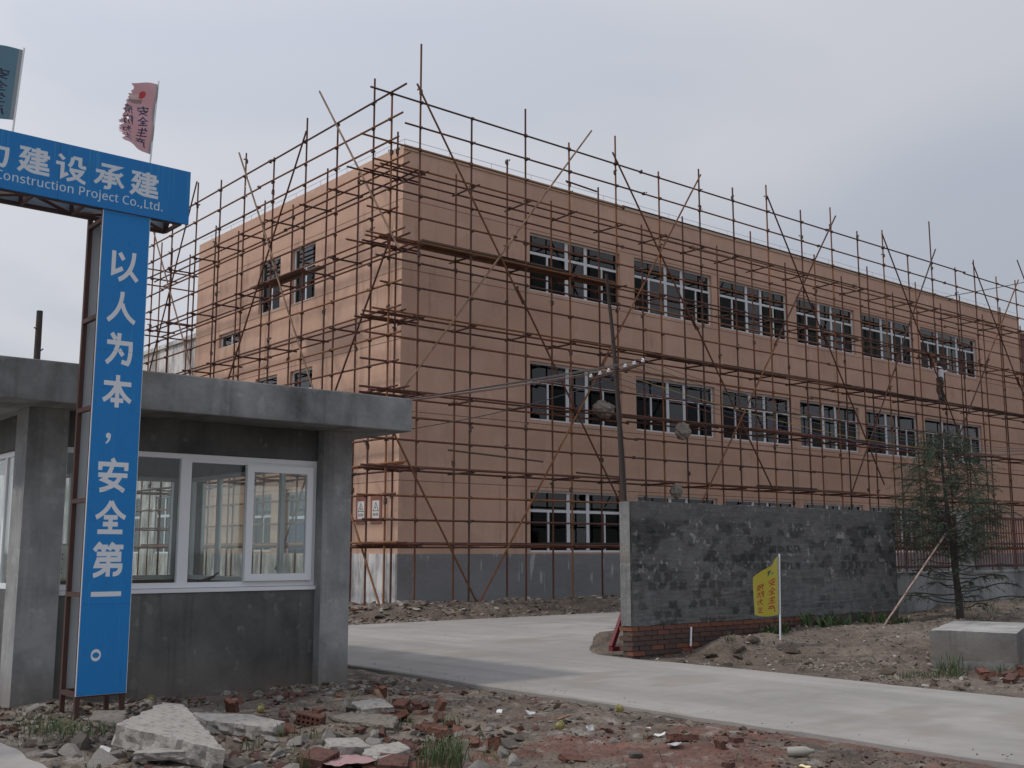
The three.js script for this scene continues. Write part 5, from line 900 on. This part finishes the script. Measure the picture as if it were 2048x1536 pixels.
  // cloth bundles and a rag tied to the scaffold
  const bm = std({ color: lin(0.24, 0.205, 0.17), bumpMap: chunkB, bumpScale: 0.03 });
  [[5.75, 5.3, 1.4, 0.36, 0.24, 'pale sack slumped on the scaffold boards beside the utility pole'], [8.6, 4.88, 1.74, 0.27, 0.27, 'round grey cloth bundle hanging on the middle scaffold rail'], [8.26, 3.15, 1.74, 0.22, 0.22, 'dark cloth bundle hanging just above the plastered wall']].forEach(([x, y, z, s, t, lab], k) => {
    const g = new THREE.SphereGeometry(1, 40, 28), q = g.attributes.position; for (let i = 0; i < q.count; i++) { const f = 0.95 + 0.75 * (fbm(q.getX(i) * 2.2 + k * 5, q.getY(i) * 3, q.getZ(i) * 3 + k, 3) - 0.5); q.setXYZ(i, q.getX(i) * f, q.getY(i) * f, q.getZ(i) * f); } g.computeVertexNormals();
    const m = mesh('cloth_bundle', g, bm); m.position.set(x, y, z); m.scale.set(s, t, s * 0.7); tag(m, lab, 'bundle');
  });
}

// ------------------------------------------------------------------ the worker on the scaffold
{
  const G = tag(group('person', 23.85, 7.09, 1.32, 0.12), 'person in white shirt and patterned trousers reaching along the upper scaffold', 'person');
  const J = { hip: v3(0, 0.84, 0), wst: v3(0.0, 1.0, -0.01), chest: v3(0.04, 1.2, -0.03), neck: v3(0.04, 1.37, -0.05), head: v3(0.02, 1.49, -0.08), shL: v3(-0.15, 1.29, -0.03), shR: v3(0.22, 1.28, -0.03), elL: v3(-0.37, 1.26, -0.06), wrL: v3(-0.46, 1.48, -0.02), elR: v3(0.45, 1.22, -0.06), wrR: v3(0.68, 1.26, 0.0), hpL: v3(-0.09, 0.82, 0), hpR: v3(0.09, 0.82, 0), knL: v3(-0.11, 0.44, -0.05), knR: v3(0.12, 0.44, -0.04), anL: v3(-0.11, 0.07, 0.03), anR: v3(0.12, 0.07, 0.03), toL: v3(-0.13, 0.035, -0.14), toR: v3(0.14, 0.035, -0.14) };
  const cap = (p, a, b, ra, rb) => { const ab = b.clone().sub(a), t = clamp(p.clone().sub(a).dot(ab) / ab.lengthSq(), 0, 1); return p.distanceTo(a.clone().addScaledVector(ab, t)) - lerp(ra, rb, t); };
  const field = (bones, n, c, half, k) => {
    const mc = new MarchingCubes(n, M.white, false, false, 80000), p = v3(0, 0, 0); mc.isolation = 0;
    for (let z = 0; z < n; z++) for (let y = 0; y < n; y++) for (let x = 0; x < n; x++) { p.set(c.x + (x - n / 2) / (n / 2) * half, c.y + (y - n / 2) / (n / 2) * half, c.z + (z - n / 2) / (n / 2) * half); let d = 1e3; for (const [a, b, ra, rb] of bones) { const e = cap(p, a, b, ra, rb), h = clamp(0.5 + 0.5 * (d - e) / k, 0, 1); d = lerp(d, e, h) - k * h * (1 - h); } mc.field[x + y * n + z * n * n] = -d; }
    mc.update(); const pa = mc.positionArray.slice(0, mc.count * 3), na = mc.normalArray.slice(0, mc.count * 3);
    for (let i = 0; i < pa.length; i += 3) { pa[i] = c.x + pa[i] * half; pa[i + 1] = c.y + pa[i + 1] * half; pa[i + 2] = c.z + pa[i + 2] * half; }
    const g = new THREE.BufferGeometry(); g.setAttribute('position', new THREE.BufferAttribute(pa, 3)); g.setAttribute('normal', new THREE.BufferAttribute(na, 3)); return g;
  };
  const hand = (w, dir, side) => { const b = [], d = dir.clone().normalize(), up = v3(0, 0.3, 1).cross(d).normalize(), pl = w.clone().addScaledVector(d, 0.085); b.push([w, pl, 0.026, 0.034]); [-0.03, -0.01, 0.01, 0.03].forEach((o, i) => { const r = pl.clone().addScaledVector(up, o).addScaledVector(d, 0.01), m = r.clone().addScaledVector(d, [0.04, 0.048, 0.045, 0.036][i]).add(v3(0, 0, -0.012)), t = m.clone().add(v3(0, -0.01, -0.034)); b.push([r, m, 0.009, 0.0085], [m, t, 0.0085, 0.0075]); }); const th = w.clone().addScaledVector(d, 0.03).addScaledVector(up, side * 0.03); b.push([th, th.clone().addScaledVector(d, 0.04).addScaledVector(up, side * 0.02).add(v3(0, 0, -0.02)), 0.012, 0.009]); return b; };
  const face = [[J.head, v3(0.02, 1.46, -0.085), 0.098, 0.09], [v3(0.02, 1.42, -0.12), v3(0.02, 1.41, -0.14), 0.05, 0.045], [v3(0.02, 1.47, -0.175), v3(0.02, 1.45, -0.19), 0.012, 0.016], [v3(-0.075, 1.48, -0.07), v3(-0.085, 1.46, -0.065), 0.018, 0.014], [v3(0.115, 1.48, -0.07), v3(0.125, 1.46, -0.065), 0.018, 0.014]];
  const body = [[J.hip, J.chest, 0.12, 0.13], [J.chest, J.neck, 0.12, 0.055], [J.neck, J.head, 0.05, 0.06], [J.shL, J.shR, 0.06, 0.06], [J.shL, J.elL, 0.047, 0.038], [J.elL, J.wrL, 0.037, 0.026], [J.shR, J.elR, 0.047, 0.038], [J.elR, J.wrR, 0.037, 0.026], [J.hpL, J.knL, 0.078, 0.052], [J.knL, J.anL, 0.05, 0.036], [J.hpR, J.knR, 0.078, 0.052], [J.knR, J.anR, 0.05, 0.036], [J.anL, J.toL, 0.035, 0.03], [J.anR, J.toR, 0.035, 0.03]];
  const skin = std({ color: lin(0.32, 0.19, 0.13), roughness: 0.7 });
  const bg = merge([field(body, 72, v3(0, 0.8, -0.05), 0.88, 0.03), field(face, 40, v3(0.02, 1.46, -0.08), 0.16, 0.02), field(hand(J.wrL, v3(-0.2, 1, 0.1), 1), 44, J.wrL.clone().add(v3(-0.02, 0.06, 0)), 0.16, 0.006), field(hand(J.wrR, v3(1, 0.15, 0.1), 1), 44, J.wrR.clone().add(v3(0.07, 0, 0)), 0.16, 0.006)]);
  mesh('body', bg, skin, G);
  mesh('shirt', field([[v3(0, 0.88, 0), J.wst, 0.138, 0.135], [J.wst, J.chest, 0.135, 0.148], [J.chest, v3(0.04, 1.31, -0.04), 0.13, 0.08], [J.shL, J.shR, 0.075, 0.075], [J.shL, J.elL, 0.064, 0.055], [J.shR, J.elR, 0.064, 0.055], [J.elR, v3(0.6, 1.245, -0.02), 0.052, 0.045]], 60, v3(0.04, 1.12, -0.03), 0.62, 0.04), std({ color: lin(0.66, 0.65, 0.66) }), G);
  const tg = field([[v3(-0.03, 0.88, 0), v3(0.03, 0.88, 0), 0.135, 0.135], [J.hpL, J.knL, 0.098, 0.075], [J.knL, v3(-0.11, 0.1, 0.03), 0.074, 0.066], [J.hpR, J.knR, 0.098, 0.075], [J.knR, v3(0.12, 0.1, 0.03), 0.074, 0.066]], 56, v3(0, 0.5, 0), 0.56, 0.03), tp = tg.attributes.position, tc = new Float32Array(tp.count * 3);
  for (let i = 0; i < tp.count; i++) { const n = fbm(tp.getX(i) * 14, tp.getY(i) * 14, tp.getZ(i) * 14 + 5, 3), c = n > 0.56 ? [0.12, 0.12, 0.085] : n > 0.46 ? [0.045, 0.05, 0.04] : [0.02, 0.02, 0.022]; tc.set(c, i * 3); }
  tg.setAttribute('color', new THREE.BufferAttribute(tc, 3)); mesh('trousers', tg, std({ vertexColors: true }), G);
  mesh('hair', field([[v3(0.02, 1.52, -0.07), v3(0.02, 1.47, -0.035), 0.098, 0.092], [v3(0.02, 1.55, -0.1), v3(0.02, 1.555, -0.12), 0.07, 0.06]], 36, v3(0.02, 1.5, -0.07), 0.16, 0.02), std({ color: lin(0.012, 0.011, 0.011), roughness: 0.6 }), G);
  for (const [a, t] of [[J.anL, J.toL], [J.anR, J.toR]]) mesh('shoe', field([[a.clone().add(v3(0, -0.02, 0.02)), t, 0.046, 0.04]], 30, a.clone().lerp(t, 0.5), 0.2, 0.01), std({ color: lin(0.03, 0.03, 0.032) }), G);
  mesh('glove', field(hand(J.wrR, v3(1, 0.15, 0.1), 1).map(([a, b, r, s]) => [a, b, r + 0.005, s + 0.005]), 44, J.wrR.clone().add(v3(0.07, 0, 0)), 0.17, 0.008), std({ color: lin(0.6, 0.6, 0.6) }), G);
}

for (const [key, list] of pieces) if (list.length > 1) {
  const sx = (m) => { const d = m.position.clone().sub(CAM); return d.dot(rightward) / d.dot(FWD); };
  list.sort((a, b) => sx(a) - sx(b)); const num = ['', 'two', 'three', 'four', 'five', 'six', 'seven', 'eight', 'nine', 'ten'][list.length - 1] || 'many', ord = ['leftmost', 'second', 'third', 'fourth', 'fifth', 'sixth', 'seventh', 'eighth', 'ninth', 'tenth'];
  list.forEach((m, i) => { m.userData.label = `${i === list.length - 1 ? 'rightmost' : ord[i]} of ${num}: ${key}`; });
}
shade(scene);
renderer.render(scene, camera);
